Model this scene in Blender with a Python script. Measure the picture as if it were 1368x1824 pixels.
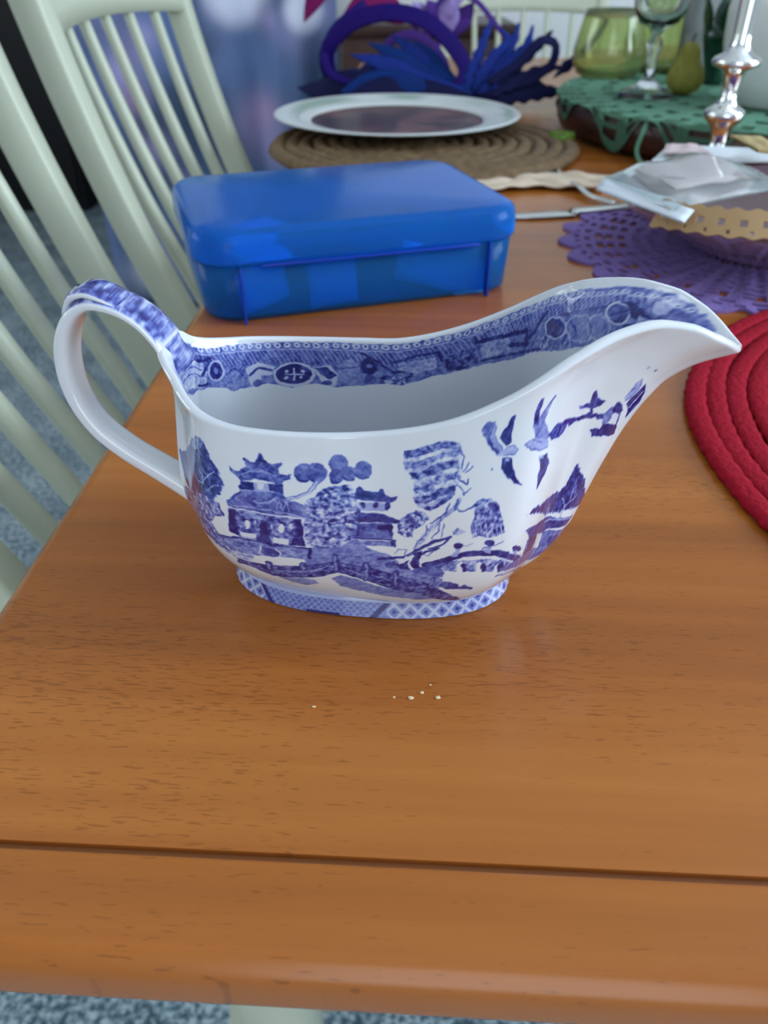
import bpy, math, random
import numpy as np
from mathutils import Vector, Matrix

for o in list(bpy.data.objects):
    bpy.data.objects.remove(o, do_unlink=True)
SC = bpy.context.scene
COL = SC.collection
rng = np.random.default_rng(7)
random.seed(7)
T = 0.75                      # height of the table top above the floor
pi = math.pi

# ------------------------------------------------------------------ camera, world, light
cam_d = bpy.data.cameras.new('camera')
cam_d.sensor_fit = 'VERTICAL'
cam_d.sensor_height = 34.6
cam_d.lens = 26.0
cam_d.clip_start = 0.01
cam_d.dof.use_dof = True
cam_d.dof.focus_distance = 0.222
cam_d.dof.aperture_fstop = 15.0
cam = bpy.data.objects.new('camera', cam_d)
COL.objects.link(cam)
cam.location = (0, 0, T + 0.17)
cam.rotation_euler = (math.radians(90 - 36), 0, 0)
SC.camera = cam

world = bpy.data.worlds.new('world')
SC.world = world
world.use_nodes = True
world.node_tree.nodes['Background'].inputs[0].default_value = (0.75, 0.85, 1.0, 1)
world.node_tree.nodes['Background'].inputs[1].default_value = 1.0

def area(name, loc, rot, sx, sy, power, color):
    d = bpy.data.lights.new(name, 'AREA')
    d.shape = 'RECTANGLE'; d.size = sx; d.size_y = sy; d.energy = power; d.color = color
    o = bpy.data.objects.new(name, d); COL.objects.link(o)
    o.location = loc; o.rotation_euler = rot
    return o
# daylight entering by the three windows of the room
area('daylight_garden_door', (0.05, -1.88, 1.07), (math.radians(90), 0, 0), 1.3, 1.95, 17, (0.82, 0.91, 1.0))
area('daylight_right_window', (2.05, 0.15, 1.52), (math.radians(90), 0, math.radians(90)), 1.3, 1.15, 52, (0.69, 0.85, 1.0))
area('daylight_left_window', (-2.45, 1.0, 1.5), (math.radians(90), 0, math.radians(-90)), 1.3, 1.15, 16, (0.78, 0.89, 1.0))
SC.view_settings.view_transform = 'Standard'
SC.view_settings.look = 'None'
SC.view_settings.gamma = 1.0
SC.view_settings.use_curve_mapping = False
SC.view_settings.exposure = 0.22

# ------------------------------------------------------------------ materials
MATS = {}
def new_mat(name):
    m = bpy.data.materials.new(name); m.use_nodes = True
    MATS[name] = m
    return m, m.node_tree.nodes, m.node_tree.links, m.node_tree.nodes['Principled BSDF']

def plain(name, col, rough=0.5, var=0.06, scale=30, metal=0, trans=0, ior=1.45, bump=0, coat=0, spec=0.5, sheen=0):
    m, n, l, b = new_mat(name)
    tc = n.new('ShaderNodeTexCoord'); nz = n.new('ShaderNodeTexNoise')
    nz.inputs['Scale'].default_value = scale; nz.inputs['Detail'].default_value = 3
    l.new(tc.outputs['Object'], nz.inputs['Vector'])
    mx = n.new('ShaderNodeMix'); mx.data_type = 'RGBA'
    mx.inputs[6].default_value = (*[c * (1 - var) for c in col], 1)
    mx.inputs[7].default_value = (*[min(1, c * (1 + var)) for c in col], 1)
    l.new(nz.outputs['Fac'], mx.inputs[0]); l.new(mx.outputs[2], b.inputs['Base Color'])
    b.inputs['Roughness'].default_value = rough; b.inputs['Metallic'].default_value = metal
    b.inputs['Transmission Weight'].default_value = trans; b.inputs['IOR'].default_value = ior
    b.inputs['Coat Weight'].default_value = coat; b.inputs['Specular IOR Level'].default_value = spec
    b.inputs['Sheen Weight'].default_value = sheen
    if bump:
        bp = n.new('ShaderNodeBump'); bp.inputs['Strength'].default_value = bump; bp.inputs['Distance'].default_value = 0.002
        l.new(nz.outputs['Fac'], bp.inputs['Height']); l.new(bp.outputs['Normal'], b.inputs['Normal'])
    return m

def printed(name, rough=0.07, spec=0.5, coat=0.0):
    """colour comes from the transfer print stored on the surface (attribute 'print')"""
    m, n, l, b = new_mat(name)
    at = n.new('ShaderNodeAttribute'); at.attribute_name = 'print'
    l.new(at.outputs['Color'], b.inputs['Base Color'])
    b.inputs['Roughness'].default_value = rough; b.inputs['Specular IOR Level'].default_value = spec
    b.inputs['Coat Weight'].default_value = coat; b.inputs['Coat Roughness'].default_value = 0.03
    return m

def wood_mat(name, dark, mid, light, rough=0.3):
    m, n, l, b = new_mat(name)
    tc = n.new('ShaderNodeTexCoord')
    def nz(sx, sy, scale, detail=4, rough_=0.55, dist=0.0):
        mp = n.new('ShaderNodeMapping'); mp.inputs['Scale'].default_value = (sx, sy, 1)
        l.new(tc.outputs['Object'], mp.inputs['Vector'])
        t = n.new('ShaderNodeTexNoise'); t.inputs['Scale'].default_value = scale
        t.inputs['Detail'].default_value = detail; t.inputs['Roughness'].default_value = rough_; t.inputs['Distortion'].default_value = dist
        l.new(mp.outputs['Vector'], t.inputs['Vector'])
        return t
    bands = nz(1.2, 26, 1.0, 3, 0.5, 0.3)
    fine = nz(6, 150, 1.0, 4, 0.6)
    r1 = n.new('ShaderNodeValToRGB')
    e = r1.color_ramp.elements
    e[0].position = 0.28; e[0].color = (*dark, 1); e[1].position = 0.74; e[1].color = (*light, 1)
    k = r1.color_ramp.elements.new(0.5); k.color = (*mid, 1)
    mm = n.new('ShaderNodeMath'); mm.operation = 'MULTIPLY_ADD'; mm.inputs[1].default_value = 0.35
    sub = n.new('ShaderNodeMath'); sub.operation = 'MULTIPLY'; sub.inputs[1].default_value = 0.66
    l.new(bands.outputs['Fac'], sub.inputs[0]); l.new(fine.outputs['Fac'], mm.inputs[0]); l.new(sub.outputs[0], mm.inputs[2])
    l.new(mm.outputs[0], r1.inputs['Fac'])
    pores = nz(190, 1500, 1.0, 1, 0.5); mask = nz(5, 16, 1.0, 2, 0.5)
    add = n.new('ShaderNodeMath'); add.operation = 'MULTIPLY_ADD'; add.inputs[1].default_value = 0.55
    l.new(mask.outputs['Fac'], add.inputs[0]); l.new(pores.outputs['Fac'], add.inputs[2])
    pr = n.new('ShaderNodeValToRGB'); pe = pr.color_ramp.elements
    pe[0].position = 0.97; pe[0].color = (0, 0, 0, 1); pe[1].position = 1.06; pe[1].color = (1, 1, 1, 1)
    pe[0].position = 0.945; pe[1].position = 1.0
    l.new(add.outputs[0], pr.inputs['Fac'])
    mx = n.new('ShaderNodeMix'); mx.data_type = 'RGBA'
    mx.inputs[7].default_value = (dark[0] * 0.45, dark[1] * 0.38, dark[2] * 0.35, 1)
    sc_ = n.new('ShaderNodeMath'); sc_.operation = 'MULTIPLY'; sc_.inputs[1].default_value = 0.4
    l.new(pr.outputs['Color'], sc_.inputs[0]); l.new(sc_.outputs[0], mx.inputs[0])
    l.new(r1.outputs['Color'], mx.inputs[6]); l.new(mx.outputs[2], b.inputs['Base Color'])
    b.inputs['Roughness'].default_value = rough; b.inputs['Specular IOR Level'].default_value = 0.4
    bp = n.new('ShaderNodeBump'); bp.inputs['Strength'].default_value = 0.05; bp.inputs['Distance'].default_value = 0.0006
    l.new(fine.outputs['Fac'], bp.inputs['Height']); l.new(bp.outputs['Normal'], b.inputs['Normal'])
    return m

def carpet_mat():
    m, n, l, b = new_mat('grey_blue_carpet')
    tc = n.new('ShaderNodeTexCoord'); a = n.new('ShaderNodeTexNoise'); a.inputs['Scale'].default_value = 130; a.inputs['Detail'].default_value = 5
    c = n.new('ShaderNodeTexNoise'); c.inputs['Scale'].default_value = 9
    l.new(tc.outputs['Object'], a.inputs['Vector']); l.new(tc.outputs['Object'], c.inputs['Vector'])
    ad = n.new('ShaderNodeMath'); ad.operation = 'MULTIPLY_ADD'; ad.inputs[1].default_value = 0.25
    l.new(c.outputs['Fac'], ad.inputs[0]); l.new(a.outputs['Fac'], ad.inputs[2])
    r = n.new('ShaderNodeValToRGB'); e = r.color_ramp.elements
    e[0].position = 0.5; e[0].color = (0.06, 0.10, 0.125, 1); e[1].position = 0.76; e[1].color = (0.40, 0.50, 0.55, 1)
    k = e.new(0.6); k.color = (0.14, 0.21, 0.25, 1)
    l.new(ad.outputs[0], r.inputs['Fac']); l.new(r.outputs['Color'], b.inputs['Base Color'])
    b.inputs['Roughness'].default_value = 0.95; b.inputs['Specular IOR Level'].default_value = 0.1
    bp = n.new('ShaderNodeBump'); bp.inputs['Strength'].default_value = 0.6; bp.inputs['Distance'].default_value = 0.004
    l.new(a.outputs['Fac'], bp.inputs['Height']); l.new(bp.outputs['Normal'], b.inputs['Normal'])
    return m

wood_mat('honey_wood', (0.245, 0.069, 0.0095), (0.37, 0.109, 0.015), (0.47, 0.155, 0.025), 0.26)
wood_mat('dark_red_wood', (0.020, 0.007, 0.005), (0.040, 0.013, 0.009), (0.07, 0.022, 0.014), 0.35)
carpet_mat()
plain('cream_paint', (0.49, 0.51, 0.385), 0.38, 0.03, 12)
plain('wall_paint', (0.76, 0.76, 0.75), 0.8, 0.03, 6)
plain('ceiling_paint', (0.88, 0.88, 0.88), 0.85, 0.02, 5)
plain('white_gloss', (0.75, 0.75, 0.74), 0.3, 0.02, 8)
plain('pane_glass', (0.9, 0.95, 0.95), 0.02, 0.0, 8, trans=1)
printed('willow_porcelain', 0.06, 0.5, 0.5)
printed('printed_cloth', 0.75, 0.25)
printed('printed_plate', 0.3, 0.35)
plain('groove_shadow_wood', (0.22, 0.07, 0.018), 0.45, 0.1, 40)
plain('box_blue_plastic', (0.040, 0.35, 0.95), 0.16, 0.04, 60, trans=0.82, ior=1.17, spec=0.2)
plain('box_blue_rib', (0.006, 0.07, 0.55), 0.25, 0.04, 60, trans=0.4, ior=1.4)
plain('packet_white', (0.75, 0.80, 0.85), 0.35, 0.05, 20)
plain('packet_pale_blue', (0.35, 0.62, 0.80), 0.35, 0.08, 20)
plain('packet_navy', (0.02, 0.03, 0.07), 0.4, 0.1, 20)
plain('packet_pink', (0.72, 0.55, 0.55), 0.4, 0.06, 25)
plain('clear_film', (0.80, 0.88, 0.88), 0.08, 0.03, 14, trans=0.85, ior=1.2)
plain('seagrass', (0.145, 0.085, 0.038), 0.75, 0.7, 110, bump=0.6)
plain('red_braid', (0.31, 0.006, 0.019), 0.9, 0.25, 420, bump=0.7, spec=0.15)
plain('purple_crochet', (0.190, 0.120, 0.35), 0.85, 0.2, 300, bump=0.5)
plain('green_crochet', (0.10, 0.24, 0.155), 0.85, 0.2, 300, bump=0.5)
plain('mint_crochet', (0.13, 0.42, 0.32), 0.85, 0.2, 300, bump=0.4)
plain('cream_paper', (0.60, 0.47, 0.35), 0.7, 0.12, 40, bump=0.4)
plain('silver', (0.82, 0.82, 0.80), 0.09, 0.03, 20, metal=1)
plain('steel', (0.62, 0.62, 0.60), 0.22, 0.05, 20, metal=1)
plain('green_glass', (0.70, 0.78, 0.42), 0.04, 0.1, 20, trans=0.9, ior=1.45)
plain('clear_glass', (0.93, 0.96, 0.97), 0.01, 0.01, 20, trans=1.0, ior=1.5)
plain('grey_glass', (0.62, 0.66, 0.64), 0.06, 0.03, 20, trans=0.75, ior=1.4)
plain('dark_green_glass', (0.008, 0.05, 0.025), 0.08, 0.1, 20, trans=0.35, ior=1.5)
plain('lime_glass', (0.20, 0.45, 0.02), 0.08, 0.1, 20, trans=0.5, ior=1.4)
plain('pink_glass', (0.30, 0.19, 0.19), 0.06, 0.15, 30, trans=0.5, ior=1.45)
plain('olive_moss', (0.21, 0.20, 0.03), 0.8, 0.35, 120, bump=0.8)
plain('white_china', (0.62, 0.64, 0.63), 0.15, 0.02, 20)
plain('teal_card', (0.02, 0.20, 0.20), 0.6, 0.1, 20)
plain('tan_card', (0.50, 0.37, 0.17), 0.7, 0.08, 30)
plain('tan_lace', (0.42, 0.27, 0.13), 0.75, 0.1, 60)
plain('navy_feather', (0.003, 0.004, 0.045), 0.7, 0.3, 90, bump=0.4, spec=0.2)
plain('blue_sinamay', (0.002, 0.022, 0.14), 0.7, 0.35, 240, bump=0.6, spec=0.15)
plain('royal_feather', (0.006, 0.022, 0.19), 0.7, 0.3, 90, bump=0.4, spec=0.2)
plain('violet_ribbon', (0.012, 0.003, 0.11), 0.5, 0.15, 40, spec=0.12)
plain('purple_petal', (0.06, 0.022, 0.18), 0.7, 0.2, 60, spec=0.15)
plain('lilac_petal', (0.28, 0.20, 0.48), 0.6, 0.2, 60)
plain('magenta_petal', (0.15, 0.004, 0.07), 0.6, 0.2, 60, spec=0.15)
plain('black_lacquer', (0.006, 0.006, 0.007), 0.5, 0.2, 20)
plain('dark_slate_paint', (0.035, 0.05, 0.065), 0.6, 0.1, 20)
plain('crumb', (0.72, 0.55, 0.33), 0.8, 0.2, 400)
plain('brass', (0.55, 0.36, 0.12), 0.3, 0.05, 20, metal=1)
def lamp_mat():
    m, n, l, b = new_mat('lit_bulb')
    b.inputs['Emission Color'].default_value = (1.0, 0.55, 0.2, 1); b.inputs['Emission Strength'].default_value = 120
    return m
lamp_mat()

# ------------------------------------------------------------------ mesh helpers
def tag(o, label=None, cat=None, group=None, kind=None):
    if label: o['label'] = label
    if cat: o['category'] = cat
    if group: o['group'] = group
    if kind: o['kind'] = kind
    return o

def empty(name, loc, rz=0.0):
    o = bpy.data.objects.new(name, None); COL.objects.link(o)
    o.empty_display_size = 0.03; o.location = loc; o.rotation_euler = (0, 0, rz)
    return o

def link(name, me, mat, parent=None):
    o = bpy.data.objects.new(name, me); COL.objects.link(o)
    if mat: me.materials.append(MATS[mat])
    if parent: o.parent = parent
    return o

def mesh(name, verts, faces, mat, parent=None, smooth=True):
    me = bpy.data.meshes.new(name)
    me.from_pydata([tuple(map(float, v)) for v in verts], [], [tuple(f) for f in faces])
    me.update()
    if smooth: me.polygons.foreach_set('use_smooth', [True] * len(me.polygons))
    return link(name, me, mat, parent)

def grid_mesh(name, P, mat, parent=None, closed_u=False, closed_v=False, col=None, caps=()):
    """P (nu, nv, 3) -> quads, fast path; caps: list of (row index along v, centre point)"""
    nu, nv = P.shape[:2]
    V = P.reshape(-1, 3)
    i = np.arange(nu if closed_u else nu - 1); j = np.arange(nv if closed_v else nv - 1)
    I, J = np.meshgrid(i, j, indexing='ij')
    a = I * nv + J; b = ((I + 1) % nu) * nv + J; c = ((I + 1) % nu) * nv + (J + 1) % nv; d = I * nv + (J + 1) % nv
    F = np.stack([a, b, c, d], -1).reshape(-1, 4)
    loops = [F.ravel()]; starts = [np.arange(len(F)) * 4]; n = len(F) * 4
    for (row, cen, flip) in caps:
        ci = len(V); V = np.vstack([V, cen])
        r = np.arange(nu) * nv + (row % nv); r2 = np.roll(r, -1)
        tri = np.stack([r, r2, np.full(nu, ci)], -1) if flip else np.stack([r2, r, np.full(nu, ci)], -1)
        loops.append(tri.ravel()); starts.append(n + np.arange(nu) * 3); n += nu * 3
    me = bpy.data.meshes.new(name)
    me.vertices.add(len(V)); me.vertices.foreach_set('co', V.astype(np.float32).ravel())
    L = np.concatenate(loops).astype(np.int32); S = np.concatenate(starts).astype(np.int32)
    me.loops.add(len(L)); me.loops.foreach_set('vertex_index', L)
    me.polygons.add(len(S)); me.polygons.foreach_set('loop_start', S)
    me.update(calc_edges=True); me.validate()
    me.polygons.foreach_set('use_smooth', np.ones(len(S), bool))
    if col is not None:
        C = np.ones((len(V), 4), np.float32)
        cc = col.reshape(-1, 3); C[:len(cc), :3] = cc
        if len(V) > len(cc): C[len(cc):, :3] = cc[-1]
        at = me.color_attributes.new('print', 'FLOAT_COLOR', 'POINT'); at.data.foreach_set('color', C.ravel())
    return link(name, me, mat, parent)

def box(name, lo, hi, mat, parent=None, bevel=0.0, seg=2):
    import bmesh
    bm = bmesh.new(); bmesh.ops.create_cube(bm, size=1)
    lo, hi = Vector(lo), Vector(hi)
    for v in bm.verts: v.co = Vector([(lo[k] + hi[k]) / 2 + v.co[k] * (hi[k] - lo[k]) for k in range(3)])
    if bevel: bmesh.ops.bevel(bm, geom=bm.edges[:], offset=bevel, segments=seg, affect='EDGES', profile=0.5)
    bmesh.ops.recalc_face_normals(bm, faces=bm.faces[:])
    me = bpy.data.meshes.new(name); bm.to_mesh(me); bm.free()
    o = link(name, me, mat, parent)
    if bevel and seg > 1: smooth_by_angle(o)
    return o

def smooth_by_angle(o, deg=35):
    me = o.data
    me.polygons.foreach_set('use_smooth', np.ones(len(me.polygons), bool))
    import bmesh
    bm = bmesh.new(); bm.from_mesh(me)
    for e in bm.edges:
        if len(e.link_faces) == 2 and e.calc_face_angle(0) > math.radians(deg): e.smooth = False
    bm.to_mesh(me); bm.free()

def lathe(name, prof, mat, parent=None, n=48, loc=(0, 0, 0), ripple=None, col=None):
    """prof list of (r, z); closed at both ends when r == 0"""
    prof = np.array(prof, float); th = np.linspace(0, 2 * pi, n, endpoint=False)
    r = prof[:, 0][None, :] * np.ones((n, 1))
    if ripple: r = r * (1 + ripple(th)[:, None] * np.clip(prof[:, 1] / prof[:, 1].max(), 0, 1)[None] ** 3)
    P = np.stack([r * np.cos(th)[:, None], r * np.sin(th)[:, None], np.broadcast_to(prof[:, 1], r.shape)], -1) + np.array(loc)
    return grid_mesh(name, P, mat, parent, closed_u=True, col=col)

def cr(pts, n):
    """smooth curve through points (Catmull-Rom by chord length)"""
    p = np.array(pts, float)
    d = np.r_[0, np.cumsum(np.linalg.norm(np.diff(p, axis=0), axis=1))]
    return cat(d, p, np.linspace(0, d[-1], n))

def cat(xs, ys, t):
    xs = np.asarray(xs, float); ys = np.asarray(ys, float)
    m = np.gradient(ys, xs) if ys.ndim == 1 else np.stack([np.gradient(ys[:, k], xs) for k in range(ys.shape[1])], -1)
    t = np.clip(np.asarray(t, float), xs[0], xs[-1]); i = np.clip(np.searchsorted(xs, t, side='right') - 1, 0, len(xs) - 2)
    h = xs[i + 1] - xs[i]; q = (t - xs[i]) / h
    if ys.ndim > 1: q = q[..., None]; h = h[..., None]
    return ys[i] * (2*q**3 - 3*q**2 + 1) + h * m[i] * (q**3 - 2*q**2 + q) + ys[i+1] * (-2*q**3 + 3*q**2) + h * m[i+1] * (q**3 - q**2)

def sweep(name, path, side, w, t, mat, parent=None, m=12, p=2.4, col=None, ret=False):
    """closed strap along path; side = direction(s) of its width; w, t half width and half thickness (arrays or numbers)"""
    path = np.array(path, float); N = len(path)
    tan = np.gradient(path, axis=0); tan /= np.linalg.norm(tan, axis=1, keepdims=True) + 1e-12
    sd = np.broadcast_to(np.array(side, float), path.shape).copy()
    sd -= (sd * tan).sum(1, keepdims=True) * tan; sd /= np.linalg.norm(sd, axis=1, keepdims=True) + 1e-12
    nr = np.cross(tan, sd)
    a = np.linspace(0, 2 * pi, m, endpoint=False); c, s = np.cos(a), np.sin(a)
    cx = np.sign(c) * np.abs(c) ** (2 / p); sy = np.sign(s) * np.abs(s) ** (2 / p)
    w = np.broadcast_to(np.asarray(w, float), (N,)); t = np.broadcast_to(np.asarray(t, float), (N,))
    P = path[None] + cx[:, None, None] * (sd * w[:, None])[None] + sy[:, None, None] * (nr * t[:, None])[None]
    if ret: return P, sy
    return grid_mesh(name, P, mat, parent, closed_u=True, col=col, caps=((0, path[0], False), (N - 1, path[-1], True)))

def strip(name, pts, width, mat, parent=None, up=(0, 0, 1), n=24, thick=0.0008, shape='leaf', m=8):
    """leaf, feather or ribbon: a thin strap along a smooth curve"""
    path = cr(pts, n); u = np.linspace(0, 1, n)
    if shape == 'leaf': w = np.sin(pi * np.clip(u, 0.02, 0.985) ** 0.8) ** 0.85
    elif shape == 'feather': w = np.minimum(1, u * 6) * np.sqrt(np.clip(1 - u, 0.004, 1)) * (0.85 + 0.15 * np.sin(u * 40))
    else: w = np.ones(n)
    tan = np.gradient(path, axis=0); side = np.cross(tan, np.array(up, float)); side[np.linalg.norm(side, axis=1) < 1e-9] = (1, 0, 0)
    return sweep(name, path, side, np.maximum(w * width / 2, 0.0006), thick, mat, parent, m=m, p=2)

def copy_tree(o, parent=None):
    c = o.copy(); COL.objects.link(c); c.parent = parent
    for ch in list(o.children): copy_tree(ch, c)
    return c

# ------------------------------------------------------------------ the room
def wall_with_hole(name, axis, pos, thick, a0, a1, z0, z1, hole, mat='wall_paint'):
    """vertical wall; axis 'x' runs along x at y=pos, 'y' runs along y at x=pos; hole=(h0,h1,hz0,hz1)"""
    segs = [(a0, a1, z0, z1)] if hole is None else [(a0, hole[0], z0, z1), (hole[1], a1, z0, z1), (hole[0], hole[1], z0, hole[2]), (hole[0], hole[1], hole[3], z1)]
    V, F = [], []
    for (p0, p1, q0, q1) in segs:
        b = len(V)
        for zz in (q0, q1):
            for (aa, tt) in ((p0, 0), (p1, 0), (p1, thick), (p0, thick)):
                V.append((aa, pos + tt, zz) if axis == 'x' else (pos + tt, aa, zz))
        F += [(b, b+1, b+2, b+3), (b+4, b+5, b+6, b+7), (b, b+1, b+5, b+4), (b+1, b+2, b+6, b+5), (b+2, b+3, b+7, b+6), (b+3, b, b+4, b+7)]
    return tag(mesh(name, V, F, mat, None, False), kind='structure')

X0, X1, Y0, Y1, YB, XP, H = -2.6, 2.2, -2.0, 4.0, 2.46, -0.86, 2.4
tag(box('floor', (X0 - .1, Y0 - .1, -0.05), (X1 + .1, Y1 + .1, 0), 'grey_blue_carpet'), kind='structure')
tag(box('ceiling', (X0 - .1, Y0 - .1, H), (X1 + .1, Y1 + .1, H + .05), 'ceiling_paint'), kind='structure')
wall_with_hole('wall_front', 'x', Y0 - .1, .1, X0, X1, 0, H, (-0.62, 0.72, .02, 2.1))
wall_with_hole('wall_right', 'y', X1, .1, Y0, YB, 0, H, (-0.5, 0.8, .95, 2.1))
wall_with_hole('wall_left', 'y', X0 - .1, .1, Y0, Y1, 0, H, (0.35, 1.65, .92, 2.08))
wall_with_hole('wall_back', 'x', YB, .1, XP, X1, 0, H, None)
wall_with_hole('wall_partition', 'y', XP, .1, YB + .1, Y1, 0, H, None)
wall_with_hole('wall_alcove', 'x', Y1, .1, X0, XP + .1, 0, H, None, 'dark_slate_paint')
tag(box('baseboard_back', (XP, YB - .015, 0), (X1, YB, .10), 'white_gloss'), kind='structure')
tag(box('baseboard_right', (X1 - .015, Y0, 0), (X1, YB, .10), 'white_gloss'), kind='structure')

def window(name, axis, pos, a0, a1, z0, z1):
    root = empty(name, (0, 0, 0)); tag(root, kind='structure')
    def bar(nm, p0, p1, q0, q1, d0, d1, mat):
        lo, hi = ((p0, pos + d0, q0), (p1, pos + d1, q1)) if axis == 'x' else ((pos + d0, p0, q0), (pos + d1, p1, q1))
        return box(nm, lo, hi, mat, root)
    w = .05
    bar('window_frame', a0, a0 + w, z0, z1, .01, .09, 'white_gloss'); bar('window_frame', a1 - w, a1, z0, z1, .01, .09, 'white_gloss')
    bar('window_frame', a0 + w, a1 - w, z0, z0 + w, .01, .09, 'white_gloss'); bar('window_frame', a0 + w, a1 - w, z1 - w, z1, .01, .09, 'white_gloss')
    mid = (a0 + a1) / 2
    bar('mullion', mid - .02, mid + .02, z0 + w, z1 - w, .02, .08, 'white_gloss')
    bar('pane', a0 + w, mid - .02, z0 + w, z1 - w, .045, .052, 'pane_glass'); bar('pane', mid + .02, a1 - w, z0 + w, z1 - w, .045, .052, 'pane_glass')
window('door_1', 'x', Y0 - .1, -0.62, 0.72, .02, 2.1)
window('window_1', 'y', X1, -0.5, 0.8, .95, 2.1)
window('window_2', 'y', X0 - .1, 0.35, 1.65, .92, 2.08)

# ------------------------------------------------------------------ dining table
import bmesh
TL = empty('dining_table', (-0.1318, 0.0782, 0), math.radians(-2.95))
tag(TL, 'honey coloured wooden dining table with rounded edge and cream painted legs', 'table')
def slab(name, lo, hi, big, small, mat, parent):
    bm = bmesh.new(); bmesh.ops.create_cube(bm, size=1)
    for v in bm.verts: v.co = Vector([(lo[k] + hi[k]) / 2 + v.co[k] * (hi[k] - lo[k]) for k in range(3)])
    def is_side(e, s):
        k = {'l': (0, lo[0]), 'r': (0, hi[0]), 'f': (1, lo[1]), 'b': (1, hi[1])}[s]
        return all(abs(v.co[k[0]] - k[1]) < 1e-6 for v in e.verts)
    def horiz(e): return abs(e.verts[0].co.z - e.verts[1].co.z) < 1e-6
    B = [e for e in bm.edges if horiz(e) and any(is_side(e, s) for s in big)]
    B += [e for e in bm.edges if not horiz(e) and sum(is_side(e, s) for s in big) == 2]
    bmesh.ops.bevel(bm, geom=B, offset=.0085, segments=6, affect='EDGES', profile=0.5)
    bm.edges.ensure_lookup_table()
    S = [e for e in bm.edges if horiz(e) and any(is_side(e, s) for s in small) and e.verts[0].co.z > hi[2] - 1e-6]
    if S: bmesh.ops.bevel(bm, geom=S, offset=.0011, segments=2, affect='EDGES', profile=0.5)
    bmesh.ops.recalc_face_normals(bm, faces=bm.faces[:])
    me = bpy.data.meshes.new(name); bm.to_mesh(me); bm.free()
    o = link(name, me, mat, parent); smooth_by_angle(o, 40); return o
TW, TD, TH = 0.945, 1.736, 0.024
GY = 0.0238
slab('table_top', (0, GY + .0022, T - TH), (TW, TD, T), 'lrb', 'f', 'honey_wood', TL)
slab('end_board', (0, 0, T - TH), (TW, GY, T), 'lrf', 'b', 'honey_wood', TL)
box('joint_strip', (.006, GY - .002, T - TH + .003), (TW - .006, GY + .0046, T - .0020), 'groove_shadow_wood', TL)
for nm, lo, hi in (('apron', (.06, .10, T - .095), (TW - .06, .122, T - TH)), ('apron', (.06, TD - .12, T - .095), (TW - .06, TD - .098, T - TH)),
                   ('apron', (.06, .122, T - .095), (.082, TD - .12, T - TH)), ('apron', (TW - .082, .122, T - .095), (TW - .06, TD - .12, T - TH))):
    box(nm, lo, hi, 'cream_paint', TL, .002)
leg_prof = [(0, 0), (.016, 0), (.018, .01), (.0195, .06), (.0215, .25), (.0225, .42), (.0245, .50), (.0215, .515), (.0265, .53), (.0265, .55), (.022, .565), (.027, .59), (.027, T - TH), (0, T - TH)]
for lx, ly in ((.0675, .1155), (TW - .0675, .1155), (.0675, TD - .119), (TW - .0675, TD - .119)):
    lathe('leg', leg_prof, 'cream_paint', TL, 32, (lx, ly, 0))

# crumbs left on the wood
for k, (x, y, r) in enumerate(((.0075, .1445, .0008), (.0108, .1465, .0006), (.0152, .1447, .0007), (.0028, .1449, .0004), (-.0195, .1415, .0005), (.0133, .1494, .0004))):
    bm = bmesh.new(); bmesh.ops.create_icosphere(bm, subdivisions=1, radius=1)
    for v in bm.verts: v.co = Vector((v.co.x * r * random.uniform(.8, 1.5), v.co.y * r * random.uniform(.6, 1.1), (v.co.z * .45 + .4) * r))
    me = bpy.data.meshes.new('crumb'); bm.to_mesh(me); bm.free()
    o = link('crumb', me, 'crumb'); o.location = (x, y, T); tag(o, 'tiny pale crumb on the bare wood in front of the gravy boat', 'crumb', 'crumbs on the table')

# ------------------------------------------------------------------ gravy boat
RIM = np.array([(-6.20,0,7.80),(-6.17,.40,7.78),(-6.07,.76,7.66),(-5.88,1.0,7.45),(-5.51,1.43,7.22),(-5.14,1.91,7.06),(-4.37,2.64,6.88),(-3.48,3.02,6.81),(-2.25,3.2,6.80),(-0.86,3.22,6.85),(.48,3.15,6.96),(1.6,3.2,7.21),(2.68,3.24,7.59),(3.65,3.18,8.07),(4.68,3.0,8.67),(5.64,2.52,9.22),(6.6,1.96,9.59),(7.5,1.58,9.72),(8.26,1.40,9.60),(8.9,1.17,9.29),(9.42,.72,8.94),(9.72,.33,8.68),(9.82,0,8.6)])
dd = np.r_[0, np.cumsum(np.linalg.norm(np.diff(RIM, axis=0), axis=1))]; DD = dd / dd[-1]
ZF = .6
S_ = [0, .02, .05, .09, .15, .25, .39, .55, .71, .82, .9, .96, 1]
B_SP = [0,.045,.115,.195,.272,.348,.408,.475,.556,.635,.72,.85,1]
B_SD = [0,.19,.39,.58,.79,1.02,1.19,1.24,1.19,1.12,1.06,1.025,1]
B_HD = [0,.08,.20,.37,.62,.89,.985,.955,.89,.85,.86,.91,1]
def sup(th, a, b, n=2.5):
    c, s = np.cos(th), np.sin(th)
    return a * np.sign(c) * np.abs(c) ** (2 / n), b * np.sign(s) * np.abs(s) ** (2 / n)
def foot_angle(v): return pi * (1 - cat([0, .12, .3, .5, .7, .85, 1], [0, .1, .31, .52, .74, .885, 1], v))
def bprof(x, s):
    ws = np.clip((x - 2.2) / 6.0, 0, 1); ws = ws * ws * (3 - 2 * ws)
    wh = np.clip((-x - 3.0) / 2.8, 0, 1); wh = wh * wh * (3 - 2 * wh)
    return cat(S_, B_SD, s) * (1 - ws - wh) + cat(S_, B_SP, s) * ws + cat(S_, B_HD, s) * wh
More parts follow.
